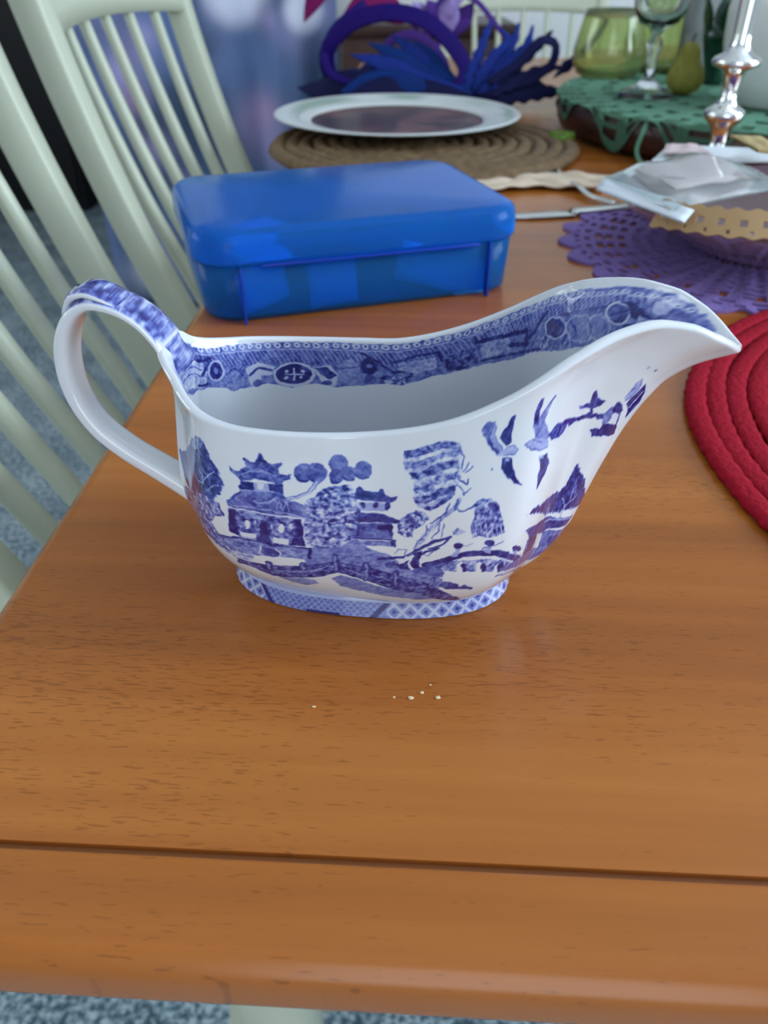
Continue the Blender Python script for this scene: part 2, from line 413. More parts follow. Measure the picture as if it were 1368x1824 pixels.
def boat_body(v, s):
    v, s = np.broadcast_arrays(np.asarray(v, float), np.asarray(s, float))
    R = cat(DD, RIM, v); R[..., 1] = np.maximum(R[..., 1], 0)
    fx, fy = sup(foot_angle(v), 4.38, 2.44)
    b = bprof(R[..., 0], s)
    return np.stack([fx + (R[..., 0] - fx) * b, -(fy + (R[..., 1] - fy) * b), ZF + (R[..., 2] - .05 - ZF) * s], -1)

# the blue transfer print: shapes on the unrolled side of the boat, u along the rim 0..2000, h up the side 0..800
CW, CH = 2000, 800
def boxblur(a, r):
    for ax in (0, 1):
        p = np.pad(a, [(r + 1, r) if k == ax else (0, 0) for k in (0, 1)], mode='edge'); c = np.cumsum(p, axis=ax)
        n = a.shape[ax]
        a = (np.take(c, np.arange(2 * r + 1, 2 * r + 1 + n), ax) - np.take(c, np.arange(0, n), ax)) / (2 * r + 1)
    return a
def vnoise(r, seed):
    g = np.random.default_rng(seed).random((CH + 1, CW + 1)); g = boxblur(boxblur(g, r), r)
    return np.clip(0.5 + (g - g.mean()) / (g.std() * 4.2), 0, 1)
NZ = 0.55 * vnoise(5, 1) + 0.45 * vnoise(2, 2)
NZ = np.clip(0.5 + (NZ - .5) * 1.6, 0, 1)
def poly_mask(pts):
    p = np.array(pts, float); x0, y0 = np.floor(p.min(0)).astype(int) - 2; x1, y1 = np.ceil(p.max(0)).astype(int) + 3
    x0, y0 = max(x0, 0), max(y0, 0); x1, y1 = min(x1, CW + 1), min(y1, CH + 1)
    Y, X = np.mgrid[y0:y1, x0:x1].astype(float); ins = np.zeros(X.shape, bool)
    for (xa, ya), (xb, yb) in zip(p, np.roll(p, -1, 0)):
        if ya == yb: continue
        ins ^= ((ya > Y) != (yb > Y)) & (X < (xb - xa) * (Y - ya) / (yb - ya) + xa)
    return (slice(y0, y1), slice(x0, x1)), ins.astype(float)
def line_mask(pts, w):
    p = np.array(pts, float); h = w / 2 + 2
    x0, y0 = np.floor(p.min(0) - h).astype(int); x1, y1 = np.ceil(p.max(0) + h).astype(int)
    x0, y0 = max(x0, 0), max(y0, 0); x1, y1 = min(x1, CW + 1), min(y1, CH + 1)
    Y, X = np.mgrid[y0:y1, x0:x1].astype(float); d = np.full(X.shape, 1e9)
    for a, b in zip(p[:-1], p[1:]):
        e = b - a; L2 = (e ** 2).sum() + 1e-9; t = np.clip(((X - a[0]) * e[0] + (Y - a[1]) * e[1]) / L2, 0, 1)
        d = np.minimum(d, np.hypot(X - a[0] - t * e[0], Y - a[1] - t * e[1]))
    return (slice(y0, y1), slice(x0, x1)), np.clip(w / 2 - d + .5, 0, 1)
canvas = {'o': np.zeros((CH + 1, CW + 1)), 'i': np.zeros((CH + 1, CW + 1))}
def paint(side, sl, m, level, noise=0, soft=0):
    C = canvas[side]
    if soft:
        full = np.zeros((CH + 1, CW + 1)); full[sl] = m; y0, y1, x0, x1 = max(sl[0].start - 12, 0), sl[0].stop + 12, max(sl[1].start - 12, 0), sl[1].stop + 12
        sl = (slice(y0, y1), slice(x0, x1)); f = boxblur(full[sl], 7); m = np.clip((f + (NZ[sl] - .5) * .55 - .25) * 3, 0, 1) * (f > .03)
    lv = np.clip(level + noise * (NZ[sl] - .5) * 1.7, 0, 1) if noise else level
    C[sl] = C[sl] * (1 - m) + lv * m
ART = [
['o','p',0.5,0.12,0,[654,287],[673,349],[733,376],[793,398],[837,350],[889,329],[943,278],[978,255],[1011,254],[1057,240],[1091,203],[1088,168],[1014,170],[937,205],[887,219],[839,236],[792,258],[748,279],[701,254],[661,248]],
['o','p',0.85,0.25,1,[102,462],[178,513],[283,647],[338,706],[367,708],[388,677],[403,649],[427,625],[439,577],[425,527],[388,482],[344,471],[258,405],[162,355],[137,389],[119,426]],
['o','p',0.45,0.3,0,[367,695],[364,683],[356,670],[343,656],[327,642],[308,629],[290,621],[278,619],[275,626],[283,642],[300,664],[319,684],[337,699],[351,707],[361,708],[366,704]],
['o','l',0.25,0,6.07,[350,520],[350,555],[329,568]],
['o','l',0.25,0,4.99,[351,524],[383,579],[410,610]],
['o','l',0.3,0,3.91,[367,503],[401,545],[421,561]],
['o','l',0.3,0,6.64,[283,509],[313,505],[350,520]],
['o','p',0.5,0.5,0,[96,303],[257,400],[354,476],[415,485],[428,436],[396,411],[367,365],[399,322],[433,331],[444,287],[456,216],[402,237],[331,254],[227,230],[112,218]],
['o','p',0,0,0,[384,386],[414,423],[441,424],[432,374],[403,344],[377,348]],
['o','l',0.8,0,7.92,[414,481],[418,457],[426,435]],
['o','l',0.7,0,16.09,[227,230],[347,269],[406,256],[456,216]],
['o','p',0.72,0.22,0,[462,659],[475,651],[494,651],[517,674],[506,701],[514,707],[530,691],[544,694],[550,709],[559,731],[565,728],[567,709],[578,696],[592,693],[615,704],[620,699],[605,678],[610,660],[628,656],[640,661],[637,642],[621,634],[606,613],[583,623],[536,627],[496,608],[487,624],[470,638]],
['o','l',0.4,0,4.05,[499,641],[529,657],[567,660],[595,648]],
['o','p',0.95,0,0,[549,695],[558,728],[564,697]],
['o','p',0.3,0,0,[494,609],[534,614],[574,616],[613,618],[610,584],[570,581],[530,577],[489,571]],
['o','p',0.95,0,0,[492,608],[533,615],[528,581],[490,578]],
['o','p',0.95,0,0,[573,614],[613,618],[610,581],[575,588]],
['o','p',0.05,0,0,[544,614],[561,614],[556,589],[540,589]],
['o','p',0.62,0.18,0,[445,508],[470,544],[491,572],[531,578],[569,581],[607,583],[624,560],[665,537],[664,485],[618,489],[581,490],[544,490],[498,494],[447,487]],
['o','l',0.22,0,3.67,[451,497],[503,507],[554,504],[610,501],[659,488]],
['o','l',0.3,0,4.81,[525,541],[538,529],[566,538],[589,560]],
['o','l',0.3,0,2.97,[585,513],[598,551],[602,512]],
['o','l',0.3,0,2.95,[604,516],[616,550],[620,511]],
['o','l',0.85,0,3.6,[538,537],[562,545],[582,562]],
['o','l',0.85,0,4.56,[449,513],[471,539],[493,570]],
['o','p',0.6,0.4,0,[450,483],[499,489],[544,485],[580,485],[616,483],[652,480],[651,424],[652,364],[621,353],[563,350],[516,360],[465,362],[439,378]],
['o','p',0.97,0,0,[448,476],[470,481],[468,423],[472,365],[439,371]],
['o','p',0.97,0,0,[537,458],[555,457],[557,401],[564,350],[519,349],[533,395]],
['o','p',0.97,0,0,[631,478],[650,477],[649,409],[656,354],[615,354],[630,406]],
['o','p',0,0,0,[509,431],[507,422],[505,415],[502,409],[499,407],[496,407],[494,411],[492,418],[493,426],[494,435],[496,442],[499,448],[502,450],[505,450],[507,446],[509,439]],
['o','p',0,0,0,[603,432],[602,424],[599,416],[596,411],[593,408],[590,409],[587,414],[586,421],[586,429],[587,438],[589,445],[592,451],[596,453],[599,452],[601,447],[603,441]],
['o','p',0.1,0,0,[626,445],[625,436],[622,430],[619,429],[616,435],[616,444],[617,453],[620,459],[623,459],[626,454]],
['o','p',0.2,0,0,[526,446],[525,439],[523,434],[520,434],[518,437],[518,444],[519,450],[521,455],[524,455],[526,452]],
['o','p',0.2,0,0,[572,436],[571,429],[569,425],[566,424],[564,428],[564,434],[565,441],[568,445],[570,446],[572,442]],
['o','p',0.03,0,0,[475,387],[523,391],[520,365],[477,365]],
['o','p',0.03,0,0,[568,385],[615,383],[611,357],[565,357]],
['o','p',0.52,0.2,0,[389,272],[431,342],[480,353],[522,352],[563,346],[599,346],[635,345],[670,343],[673,294],[650,288],[614,287],[577,283],[540,278],[464,268]],
['o','l',0.95,0,7.06,[399,322],[475,356],[520,353],[563,346],[616,347],[669,344]],
['o','l',0.95,0,10.13,[668,346],[668,295]],
['o','p',0.75,0,0,[533,324],[572,325],[588,301],[566,276],[532,282]],
['o','l',0.03,0,4.7,[534,331],[523,290],[534,283]],
['o','l',0.03,0,4.45,[573,325],[590,303],[582,282]],
['o','p',0.3,0.3,0,[381,240],[464,265],[508,268],[493,226],[444,219]],
['o','p',0.62,0.08,0,[701,670],[697,656],[690,643],[680,634],[669,630],[660,632],[652,640],[647,652],[647,667],[650,682],[658,695],[668,704],[678,707],[688,705],[696,697],[700,685]],
['o','l',0.82,0,5.66,[649,654],[658,638],[670,634],[684,641]],
['o','p',0.64,0.08,0,[736,672],[732,657],[725,643],[715,634],[704,631],[694,633],[686,642],[681,654],[681,669],[685,685],[692,698],[702,707],[713,710],[724,707],[732,699],[736,687]],
['o','l',0.82,0,5.64,[683,656],[692,639],[704,635],[719,642]],
['o','p',0.55,0.08,0,[797,704],[793,690],[785,677],[776,669],[765,666],[755,669],[748,677],[744,689],[744,704],[747,718],[755,731],[764,739],[775,742],[784,739],[792,730],[796,718]],
['o','l',0.82,0,5.53,[746,691],[754,674],[766,670],[780,676]],
['o','p',0.66,0.08,0,[781,659],[778,648],[772,638],[764,631],[756,629],[748,631],[742,637],[739,647],[739,659],[742,671],[748,680],[755,687],[764,689],[771,687],[777,681],[781,671]],
['o','l',0.82,0,5.59,[741,649],[747,635],[756,632],[767,637]],
['o','p',0.62,0.08,0,[813,669],[810,658],[804,648],[797,642],[789,640],[782,642],[776,648],[773,658],[773,669],[776,680],[781,689],[789,695],[797,697],[804,695],[810,689],[813,679]],
['o','l',0.82,0,5.56,[775,659],[781,646],[789,643],[800,647]],
['o','p',0.55,0.08,0,[858,679],[854,665],[847,654],[838,647],[828,644],[819,647],[812,655],[808,667],[808,680],[812,693],[819,704],[828,712],[838,714],[847,711],[854,703],[858,692]],
['o','l',0.82,0,5.57,[811,668],[818,652],[829,648],[842,653]],
['o','l',0.55,0,12.78,[707,640],[684,599],[645,572],[619,561]],
['o','l',0.12,0,5.23,[704,635],[683,596],[645,570],[622,562]],
['o','p',0.52,0.55,0,[710,605],[749,623],[792,627],[802,576],[807,514],[800,410],[757,369],[706,347],[675,352],[659,367],[652,448],[665,509],[662,551],[693,574]],
['o','l',0.3,0,3.73,[711,512],[711,483],[698,437],[682,388]],
['o','l',0.3,0,3.51,[743,569],[726,527],[710,498]],
['o','p',0.82,0,0,[797,590],[805,613],[814,621],[821,616],[824,603],[864,596],[868,609],[878,609],[881,589],[896,576],[915,580],[910,564],[889,554],[842,561],[800,573]],
['o','p',0.97,0,0,[807,597],[854,589],[853,570],[805,576]],
['o','p',0.35,0,0,[809,559],[848,555],[889,552],[886,521],[846,523],[806,525]],
['o','p',0.97,0,0,[824,547],[822,539],[819,534],[815,534],[813,539],[812,548],[814,556],[817,561],[821,561],[824,556]],
['o','p',0.97,0,0,[859,545],[857,537],[853,532],[848,532],[845,537],[845,545],[847,553],[851,558],[855,558],[858,553]],
['o','p',0.97,0,0,[890,542],[888,533],[884,528],[880,527],[877,533],[876,542],[878,551],[882,556],[887,556],[890,551]],
['o','p',0.85,0,0,[802,517],[857,513],[890,499],[920,485],[903,471],[869,473],[833,474],[799,477]],
['o','p',0.68,0,0,[802,472],[847,471],[895,471],[895,404],[845,404],[798,405]],
['o','p',0.97,0,0,[851,464],[894,465],[892,439],[852,445]],
['o','p',0.95,0,0,[798,462],[823,459],[817,441],[798,445]],
['o','p',0.95,0,0,[883,457],[894,458],[894,413],[886,420]],
['o','l',0.95,0,6.34,[788,403],[845,401],[900,397]],
['o','p',0.97,0,0,[889,400],[905,400],[905,365],[889,369]],
['o','p',0.5,0.15,0,[789,397],[838,393],[889,391],[889,367],[822,369]],
['o','p',0.74,0.3,0,[443,215],[492,217],[552,220],[611,231],[651,241],[700,262],[747,283],[788,270],[835,254],[896,236],[959,218],[1001,210],[1037,200],[1082,168],[1161,117],[1290,39],[1209,62],[1131,85],[1046,102],[971,132],[904,165],[855,178],[799,206],[757,225],[719,191],[658,169],[609,155],[556,149],[488,190],[436,184]],
['o','l',0.97,0,4.51,[444,218],[492,220],[552,222],[603,234],[651,241],[700,264],[747,283],[790,269],[835,255],[895,235],[959,218]],
['o','l',0.95,0,5.64,[556,149],[608,162],[658,169],[719,191],[757,225],[805,201],[855,178],[912,157],[969,136]],
['o','l',0.25,0,4.32,[568,195],[654,208],[694,224]],
['o','l',0.3,0,3.11,[667,187],[688,226],[711,246],[735,259]],
['o','l',0.3,0,3.23,[772,242],[817,219],[841,205]],
['o','l',0.3,0,3.22,[860,213],[902,198],[932,188]],
['o','l',0.85,0,19.12,[739,314],[754,230]],
['o','l',0.45,0,7.97,[737,309],[752,230]],
['o','l',0.85,0,20.32,[830,276],[854,182]],
['o','l',0.45,0,8.48,[829,271],[852,181]],
['o','l',0.85,0,20.05,[926,241],[952,164]],
['o','l',0.45,0,8.4,[925,236],[951,164]],
['o','l',0.85,0,19.88,[650,259],[655,226]],
['o','l',0.45,0,8.3,[649,253],[653,225]],
['o','l',0.85,0,23.0,[549,239],[551,198]],
['o','l',0.45,0,9.63,[546,233],[549,197]],
['o','p',0.45,0,0,[580,150],[659,163],[699,159],[717,135],[682,107],[631,118]],
['o','p',0.5,0,0,[744,177],[769,204],[804,190],[848,169],[893,150],[969,136],[1033,127],[1125,93],[1063,76],[1005,81],[957,83],[905,94],[850,105],[791,131]],
['o','p',0.22,0.3,0,[952,739],[996,746],[1039,751],[1073,744],[1108,734],[1116,692],[1102,657],[1106,625],[1090,598],[1070,564],[1024,535],[978,529],[963,574],[968,642],[947,685]],
['o','p',0.62,0.42,0,[951,745],[996,742],[1039,754],[1065,756],[1108,735],[1110,716],[1064,732],[1038,727],[994,720],[952,716]],
['o','p',0.5,0.42,0,[947,704],[992,701],[1046,718],[1106,714],[1115,693],[1062,704],[1026,693],[990,683],[949,683]],
['o','p',0.62,0.42,0,[962,664],[997,666],[1043,690],[1100,683],[1103,656],[1058,666],[1027,651],[986,639],[963,641]],
['o','p',0.55,0.42,0,[965,605],[1002,613],[1039,644],[1092,645],[1106,625],[1064,624],[1028,608],[1000,590],[971,590]],
['o','p',0.62,0.42,0,[959,574],[1003,577],[1045,600],[1091,604],[1080,578],[1043,573],[1002,548],[968,552]],
['o','p',0.55,0.42,0,[977,538],[1024,541],[1070,580],[1085,572],[1052,544],[1005,521]],
['o','l',0.72,0,3.89,[1110,644],[1123,656],[1130,668]],
['o','l',0.72,0,3.93,[1118,638],[1131,643],[1142,651]],
['o','l',0.72,0,3.8,[1104,718],[1117,689],[1108,655]],
['o','l',0.72,0,4.02,[1096,625],[1120,598],[1124,614]],
['o','l',0.72,0,4.09,[1107,572],[1121,574],[1131,582]],
['o','l',0.72,0,4.04,[1090,603],[1107,583],[1111,566]],
['o','p',0.5,0.55,0,[906,470],[917,492],[941,510],[968,526],[996,513],[1008,488],[985,464],[956,445],[955,414],[926,412],[908,435]],
['o','l',0.32,0.2,16.14,[1096,553],[1082,523],[1059,508],[1041,490],[1023,464],[1005,439],[982,399],[964,363]],
['o','l',0.72,0,4.24,[1069,542],[1052,504],[1023,485],[1009,470]],
['o','l',0.72,0,5.88,[1082,529],[1097,508],[1130,512],[1155,530]],
['o','l',0.72,0,5.2,[1092,552],[1081,517]],
['o','l',0.7,0,3.37,[1000,464],[996,426],[978,399]],
['o','l',0.7,0,3.27,[1041,493],[1032,438],[1015,406]],
['o','l',0.05,0,4.51,[1023,464],[1001,413],[984,379]],
['o','l',0.7,0,3.31,[1050,469],[1042,419]],
['o','p',0.56,0.5,0,[1142,525],[1170,535],[1197,522],[1225,499],[1243,448],[1266,378],[1244,376],[1217,379],[1193,385],[1166,400],[1141,401],[1132,447],[1146,486]],
['o','p',0.85,0.2,0,[1186,511],[1208,510],[1230,474],[1216,468],[1193,488]],
['o','l',0.1,0,2.96,[1148,452],[1151,421],[1158,390]],
['o','l',0.1,0,3.03,[1167,446],[1171,416],[1178,384]],
['o','l',0.1,0,3.11,[1186,440],[1191,410],[1199,378]],
['o','l',0.1,0,3.2,[1205,434],[1211,403],[1219,371]],
['o','l',0.1,0,3.32,[1225,427],[1231,397],[1241,364]],
['o','l',0.1,0,3.47,[1244,420],[1251,389],[1262,356]],
['o','p',0.35,0.3,0,[1075,436],[1092,449],[1118,428],[1099,418],[1080,420]],
['o','l',0.88,0,12.23,[862,306],[897,312],[933,322],[971,356],[1025,399],[1071,415]],
['o','l',0.85,0,9.01,[889,276],[939,287],[966,313],[1001,350],[1037,367]],
['o','l',0.85,0,6.82,[1013,366],[1045,380],[1066,406]],
['o','p',0.92,0,0,[962,343],[991,357],[987,307],[998,263],[976,268],[958,293]],
['o','p',0.88,0,0,[883,284],[914,300],[910,265],[889,265]],
['o','p',0.88,0,0,[922,277],[949,288],[968,262],[936,258]],
['o','l',0.04,0,7.55,[929,290],[942,327]],
['o','l',0.04,0,7.76,[954,289],[963,328]],
['o','l',0.6,0,3.65,[904,334],[915,357],[939,354],[932,333]],
['o','l',0.6,0,3.53,[966,371],[973,399],[989,406]],
['o','l',0.6,0,3.51,[992,344],[1013,331],[1024,353],[1004,366]],
['o','p',0.62,0.1,0,[976,263],[1002,281],[1064,308],[1108,312],[1087,289],[1060,278],[1079,251],[1074,231],[1020,239],[979,247]],
['o','l',0.92,0,23.67,[1010,290],[1062,315],[1119,336],[1187,328],[1256,304],[1363,242],[1484,169]],
['o','p',0.45,0.4,0,[1058,288],[1114,308],[1194,301],[1313,255],[1419,183],[1352,195],[1313,202],[1264,220],[1223,237],[1138,255],[1073,263]],
['o','p',0,0,0,[1115,255],[1107,296],[1119,304],[1134,283],[1145,250]],
['o','p',0,0,0,[1191,240],[1181,281],[1192,288],[1212,265],[1227,230]],
['o','p',0,0,0,[1286,202],[1269,245],[1285,250],[1308,224],[1311,185]],
['o','l',0.95,0,14.52,[1132,287],[1144,259]],
['o','l',0.95,0,17.11,[1209,269],[1224,240]],
['o','l',0.95,0,26.47,[1298,239],[1316,211]],
['o','p',0.93,0,0,[1113,373],[1113,368],[1110,364],[1105,362],[1100,361],[1094,363],[1089,367],[1085,372],[1083,377],[1084,383],[1086,387],[1091,389],[1097,390],[1103,388],[1108,384],[1112,379]],
['o','p',0.93,0,0,[1230,353],[1230,348],[1226,345],[1221,344],[1213,345],[1206,348],[1199,353],[1194,359],[1192,365],[1192,370],[1195,373],[1201,374],[1208,373],[1215,370],[1222,365],[1227,359]],
['o','p',0.93,0,0,[1411,251],[1413,245],[1407,244],[1395,248],[1380,255],[1364,263],[1350,273],[1340,282],[1335,289],[1334,294],[1338,296],[1347,294],[1359,289],[1374,281],[1389,270],[1403,260]],
['o','p',0.3,0,0,[1092,365],[1109,361],[1102,330],[1080,329]],
['o','p',0.3,0,0,[1205,339],[1218,344],[1228,310],[1184,339]],
['o','p',0.35,0,0,[1343,277],[1380,260],[1386,231]],
['o','l',0.45,0,3.72,[1114,371],[1148,373]],
['o','l',0.6,0,5.04,[1186,345],[1231,343],[1269,346]],
['o','l',0.75,0,12.21,[1172,173],[1225,143]],
['o','p',0.8,0,0,[1090,207],[1146,191],[1156,176],[1224,145],[1120,160],[1078,182]],
['o','l',0.8,0,14.28,[738,316],[751,234]],
['o','l',0.45,0,6.43,[737,313],[749,234]],
['o','l',0.8,0,15.26,[830,276],[853,184]],
['o','l',0.45,0,6.88,[829,273],[851,184]],
['o','l',0.8,0,14.99,[927,237],[953,168]],
['o','l',0.45,0,6.77,[926,233],[951,168]],
['o','l',0.8,0,15.05,[1048,225],[1054,178]],
['o','l',0.45,0,6.76,[1048,221],[1053,178]],
['o','p',0.72,0.1,0,[1172,752],[1181,767],[1192,770],[1203,758],[1213,759],[1212,723],[1220,694],[1238,671],[1232,647],[1209,661],[1189,703],[1174,735]],
['o','p',0.4,0,0,[1194,721],[1208,746],[1214,718],[1221,691],[1235,670],[1228,652],[1207,685]],
['o','p',0.93,0,0,[1225,702],[1236,723],[1250,731],[1259,750],[1272,750],[1269,721],[1262,700],[1266,673],[1249,671],[1237,686]],
['o','p',0.3,0,0,[1213,657],[1248,667],[1271,661],[1289,641],[1282,628],[1248,640]],
['o','l',0.7,0,2.48,[1248,667],[1271,660],[1288,640],[1272,634],[1237,645]],
['o','p',0.93,0,0,[1230,639],[1249,636],[1267,625],[1273,583],[1291,548],[1318,516],[1285,537],[1250,577],[1231,612]],
['o','p',0.3,0,0,[1261,622],[1260,620],[1255,620],[1249,623],[1244,627],[1242,631],[1244,633],[1249,633],[1255,630],[1259,626]],
['o','p',0.5,0.1,0,[1350,650],[1339,680],[1341,722],[1350,751],[1364,745],[1361,720],[1361,692],[1388,713],[1411,722],[1400,697],[1385,673],[1409,631],[1427,603],[1384,607],[1349,633]],
['o','p',0.88,0,0,[1340,684],[1341,722],[1350,751],[1363,745],[1360,716],[1358,670]],
['o','l',0.85,0,7.66,[1380,695],[1392,709],[1410,721]],
['o','p',0.3,0,0,[1311,641],[1341,643],[1417,603],[1428,573],[1373,591],[1338,614]],
['o','l',0.75,0,2.8,[1311,641],[1341,642],[1384,607]],
['o','l',0.75,0,3.27,[1312,640],[1342,612],[1376,590],[1426,574]],
['o','p',0.93,0,0,[1383,568],[1425,553],[1454,515],[1437,488],[1400,461],[1393,500],[1396,530]],
['o','p',0.3,0,0,[1409,553],[1407,551],[1401,553],[1392,558],[1384,564],[1381,569],[1383,571],[1389,569],[1397,564],[1405,558]],
['o','p',0.75,0.15,0,[1416,611],[1452,623],[1504,611],[1535,599],[1522,577],[1484,569],[1439,586]],
['o','p',0.88,0,0,[1502,611],[1609,580],[1762,573],[1775,561],[1637,564],[1542,579]],
['o','p',0.8,0.12,0,[1574,620],[1652,605],[1644,635],[1653,643],[1694,615],[1736,608],[1719,596],[1690,590],[1710,570],[1692,570],[1670,591],[1598,605]],
['o','p',0.55,0.1,0,[1756,575],[1780,599],[1806,587],[1807,560],[1776,548]],
['o','p',0.95,0,0,[1784,589],[1790,613],[1814,618],[1849,601],[1826,590]],
['o','p',0.05,0,0,[1799,584],[1834,590],[1857,563],[1817,560]],
['o','l',0.8,0,9.55,[1837,595],[1861,560]],
['o','p',0.97,0,0,[1730,530],[1778,537],[1783,551],[1867,563],[1893,530],[1754,511]],
['o','p',0.42,0.15,0,[1807,634],[1810,674],[1824,690],[1847,672],[1845,640],[1827,623]],
['o','p',0.92,0.12,0,[1836,620],[1848,652],[1859,683],[1894,663],[1920,635],[1901,582],[1875,605]],
['o','l',0.05,0,5.69,[1870,614],[1877,638],[1879,662]],
['o','p',0.8,0,0,[1846,720],[1849,718],[1849,717],[1846,716],[1841,716],[1836,718],[1833,719],[1833,721],[1836,721],[1841,721]],
['o','p',0.6,0,0,[1807,718],[1809,717],[1809,716],[1807,715],[1804,715],[1801,716],[1799,718],[1799,719],[1801,719],[1804,719]],
['o','p',0.5,0,0,[1206,616],[1205,614],[1203,613],[1200,614],[1198,616],[1197,619],[1198,621],[1200,622],[1203,621],[1205,619]],
['o','p',0.88,0.25,1,[1368,399],[1473,374],[1540,367],[1684,343],[1726,355],[1734,403],[1739,430],[1782,406],[1834,390],[1866,366],[1963,312],[1963,283],[1791,285],[1749,274],[1583,295]],
['o','l',0.25,0,5.5,[1777,260],[1782,292],[1833,327]],
['o','l',0.3,0,3.97,[1782,292],[1734,322]],
['o','l',0.3,0,4.09,[1800,304],[1788,355]],
['o','l',0.25,0,7.51,[1779,248],[1769,281]],
['o','p',0.85,0.1,0,[1390,328],[1467,308],[1550,289],[1755,254],[1917,248],[1888,215],[1687,219],[1678,201],[1456,270]],
['o','p',0.6,0.1,0,[1443,269],[1645,219],[1867,202],[1955,219],[1947,176],[1880,118],[1518,173],[1460,204]],
['o','l',0.3,0,5.79,[1631,259],[1772,248],[1898,243]],
['o','p',0.97,0,0,[1455,272],[1565,232],[1595,161],[1496,182]],
['o','p',0.03,0,0,[1565,238],[1671,212],[1722,134],[1635,152]],
['o','p',0.8,0,0,[1760,185],[1855,188],[1925,139],[1798,149]],
['o','p',0.62,0.12,0,[1473,193],[1812,133],[1935,149],[1877,117],[1827,82],[1613,74],[1314,184],[1308,218],[1368,214]],
['o','l',0.08,0,25.09,[1322,186],[1489,130],[1748,86],[1868,104]],
['o','l',0.95,0,3.78,[1311,182],[1750,58],[1827,82],[1867,106]],
['o','l',0.08,0,2.93,[1466,125],[1792,66],[1840,91]],
['i','p',0.55,0.15,0,[53,764],[141,774],[208,778],[278,783],[345,785],[410,792],[470,797],[529,797],[586,797],[645,797],[703,796],[761,796],[818,795],[872,796],[927,796],[983,797],[1039,796],[1097,795],[1156,794],[1217,791],[1280,786],[1354,777],[1423,774],[1487,772],[1543,775],[1595,776],[1639,780],[1675,786],[1713,790],[1756,792],[1808,794],[1866,793],[1912,793],[1992,786],[1953,777],[1921,767],[1905,755],[1882,741],[1853,726],[1806,705],[1756,685],[1707,659],[1654,636],[1544,618],[1459,617],[1376,623],[1295,624],[1227,627],[1132,640],[1067,640],[1007,635],[946,638],[878,617],[837,616],[795,611],[717,595],[669,587],[621,578],[547,591],[466,566],[390,600],[300,598],[202,620],[139,630],[46,590],[0,614],[0,661],[-2,706],[18,736]],
['i','p',0.68,0.1,0,[69,742],[155,753],[224,758],[295,760],[364,759],[426,762],[486,762],[545,762],[602,762],[661,762],[718,762],[776,762],[832,762],[886,764],[942,766],[999,767],[1056,767],[1116,766],[1178,766],[1242,765],[1313,759],[1391,753],[1458,755],[1526,755],[1582,760],[1633,763],[1674,770],[1709,777],[1754,780],[1795,785],[1856,787],[1902,777],[1847,771],[1797,764],[1755,756],[1713,746],[1671,736],[1621,727],[1560,719],[1488,715],[1411,710],[1326,711],[1248,714],[1180,714],[1115,711],[1052,710],[995,707],[935,704],[879,700],[825,696],[768,695],[710,694],[653,693],[595,692],[538,692],[479,692],[419,695],[356,698],[287,703],[213,706],[143,701],[47,695]],
['i','p',0.9,0,0,[0,725],[0,736],[-2,730],[-2,662],[0,614],[0,581],[0,627],[0,675]],
['i','p',0.45,0,0,[0,718],[0,714],[0,635],[0,658]],
['i','p',0.22,0.25,0,[10,710],[124,721],[140,686],[128,634],[88,610],[0,619],[-2,670]],
['i','l',0.9,0,9.83,[-2,719],[108,722],[162,740]],
['i','l',0.9,0,10.02,[162,740],[116,672]],
['i','l',0.9,0,8.5,[90,625],[135,642]],
['i','l',0.6,0,5.55,[9,689],[118,694]],
['i','l',0.6,0,5.36,[2,669],[110,666]],
['i','p',0.2,0,0,[211,691],[206,675],[196,661],[184,653],[171,650],[158,654],[148,664],[143,678],[143,694],[148,709],[158,723],[171,732],[184,735],[196,732],[206,721],[211,708]],
['i','p',0.92,0,0,[202,692],[198,679],[191,668],[182,661],[172,659],[162,662],[155,670],[151,681],[151,694],[155,707],[163,717],[173,725],[183,727],[191,724],[198,716],[202,705]],
['i','p',0.5,0,0,[185,694],[182,685],[177,680],[172,681],[168,686],[168,694],[171,702],[176,707],[181,707],[184,702]],
['i','p',0.5,0.15,0,[292,642],[287,622],[276,606],[262,597],[245,597],[228,605],[214,619],[206,637],[204,656],[210,675],[222,690],[238,698],[256,700],[271,695],[283,682],[291,663]],
['i','l',0.8,0,5.48,[215,677],[260,697],[289,660]],
['i','p',0.15,0,0,[303,690],[360,708],[416,680],[403,640],[364,646],[360,595],[317,605]],
['i','l',0.82,0,11.39,[316,654],[357,682],[405,665]],
['i','p',0.7,0,0,[364,607],[360,597],[350,593],[338,595],[329,604],[326,615],[331,625],[341,629],[353,627],[362,618]],
['i','p',0.12,0,0,[554,637],[546,612],[529,590],[505,574],[475,569],[447,576],[425,594],[411,617],[408,642],[415,665],[433,683],[458,695],[488,699],[517,695],[538,682],[551,662]],
['i','p',0.96,0,0,[544,640],[537,620],[522,602],[501,590],[475,586],[450,592],[431,605],[418,623],[415,643],[422,661],[437,676],[459,686],[485,689],[510,686],[529,675],[541,659]],
['i','l',0.15,0,5.65,[448,639],[515,638]],
['i','l',0.15,0,5.84,[483,670],[477,605]],
['i','p',0.15,0,0,[462,653],[460,648],[456,646],[451,646],[448,649],[447,654],[449,659],[453,661],[458,661],[461,658]],
['i','p',0.15,0,0,[519,653],[517,648],[513,645],[509,645],[505,648],[504,653],[506,658],[510,661],[515,661],[518,658]],
['i','p',0.15,0,0,[459,620],[457,615],[453,612],[448,613],[445,616],[444,621],[446,626],[450,628],[454,628],[458,625]],
['i','p',0.15,0,0,[513,622],[511,617],[507,614],[503,614],[499,617],[498,622],[500,626],[504,629],[509,630],[512,627]],
['i','p',0.15,0,0,[547,675],[609,688],[634,639],[615,584],[579,582]],
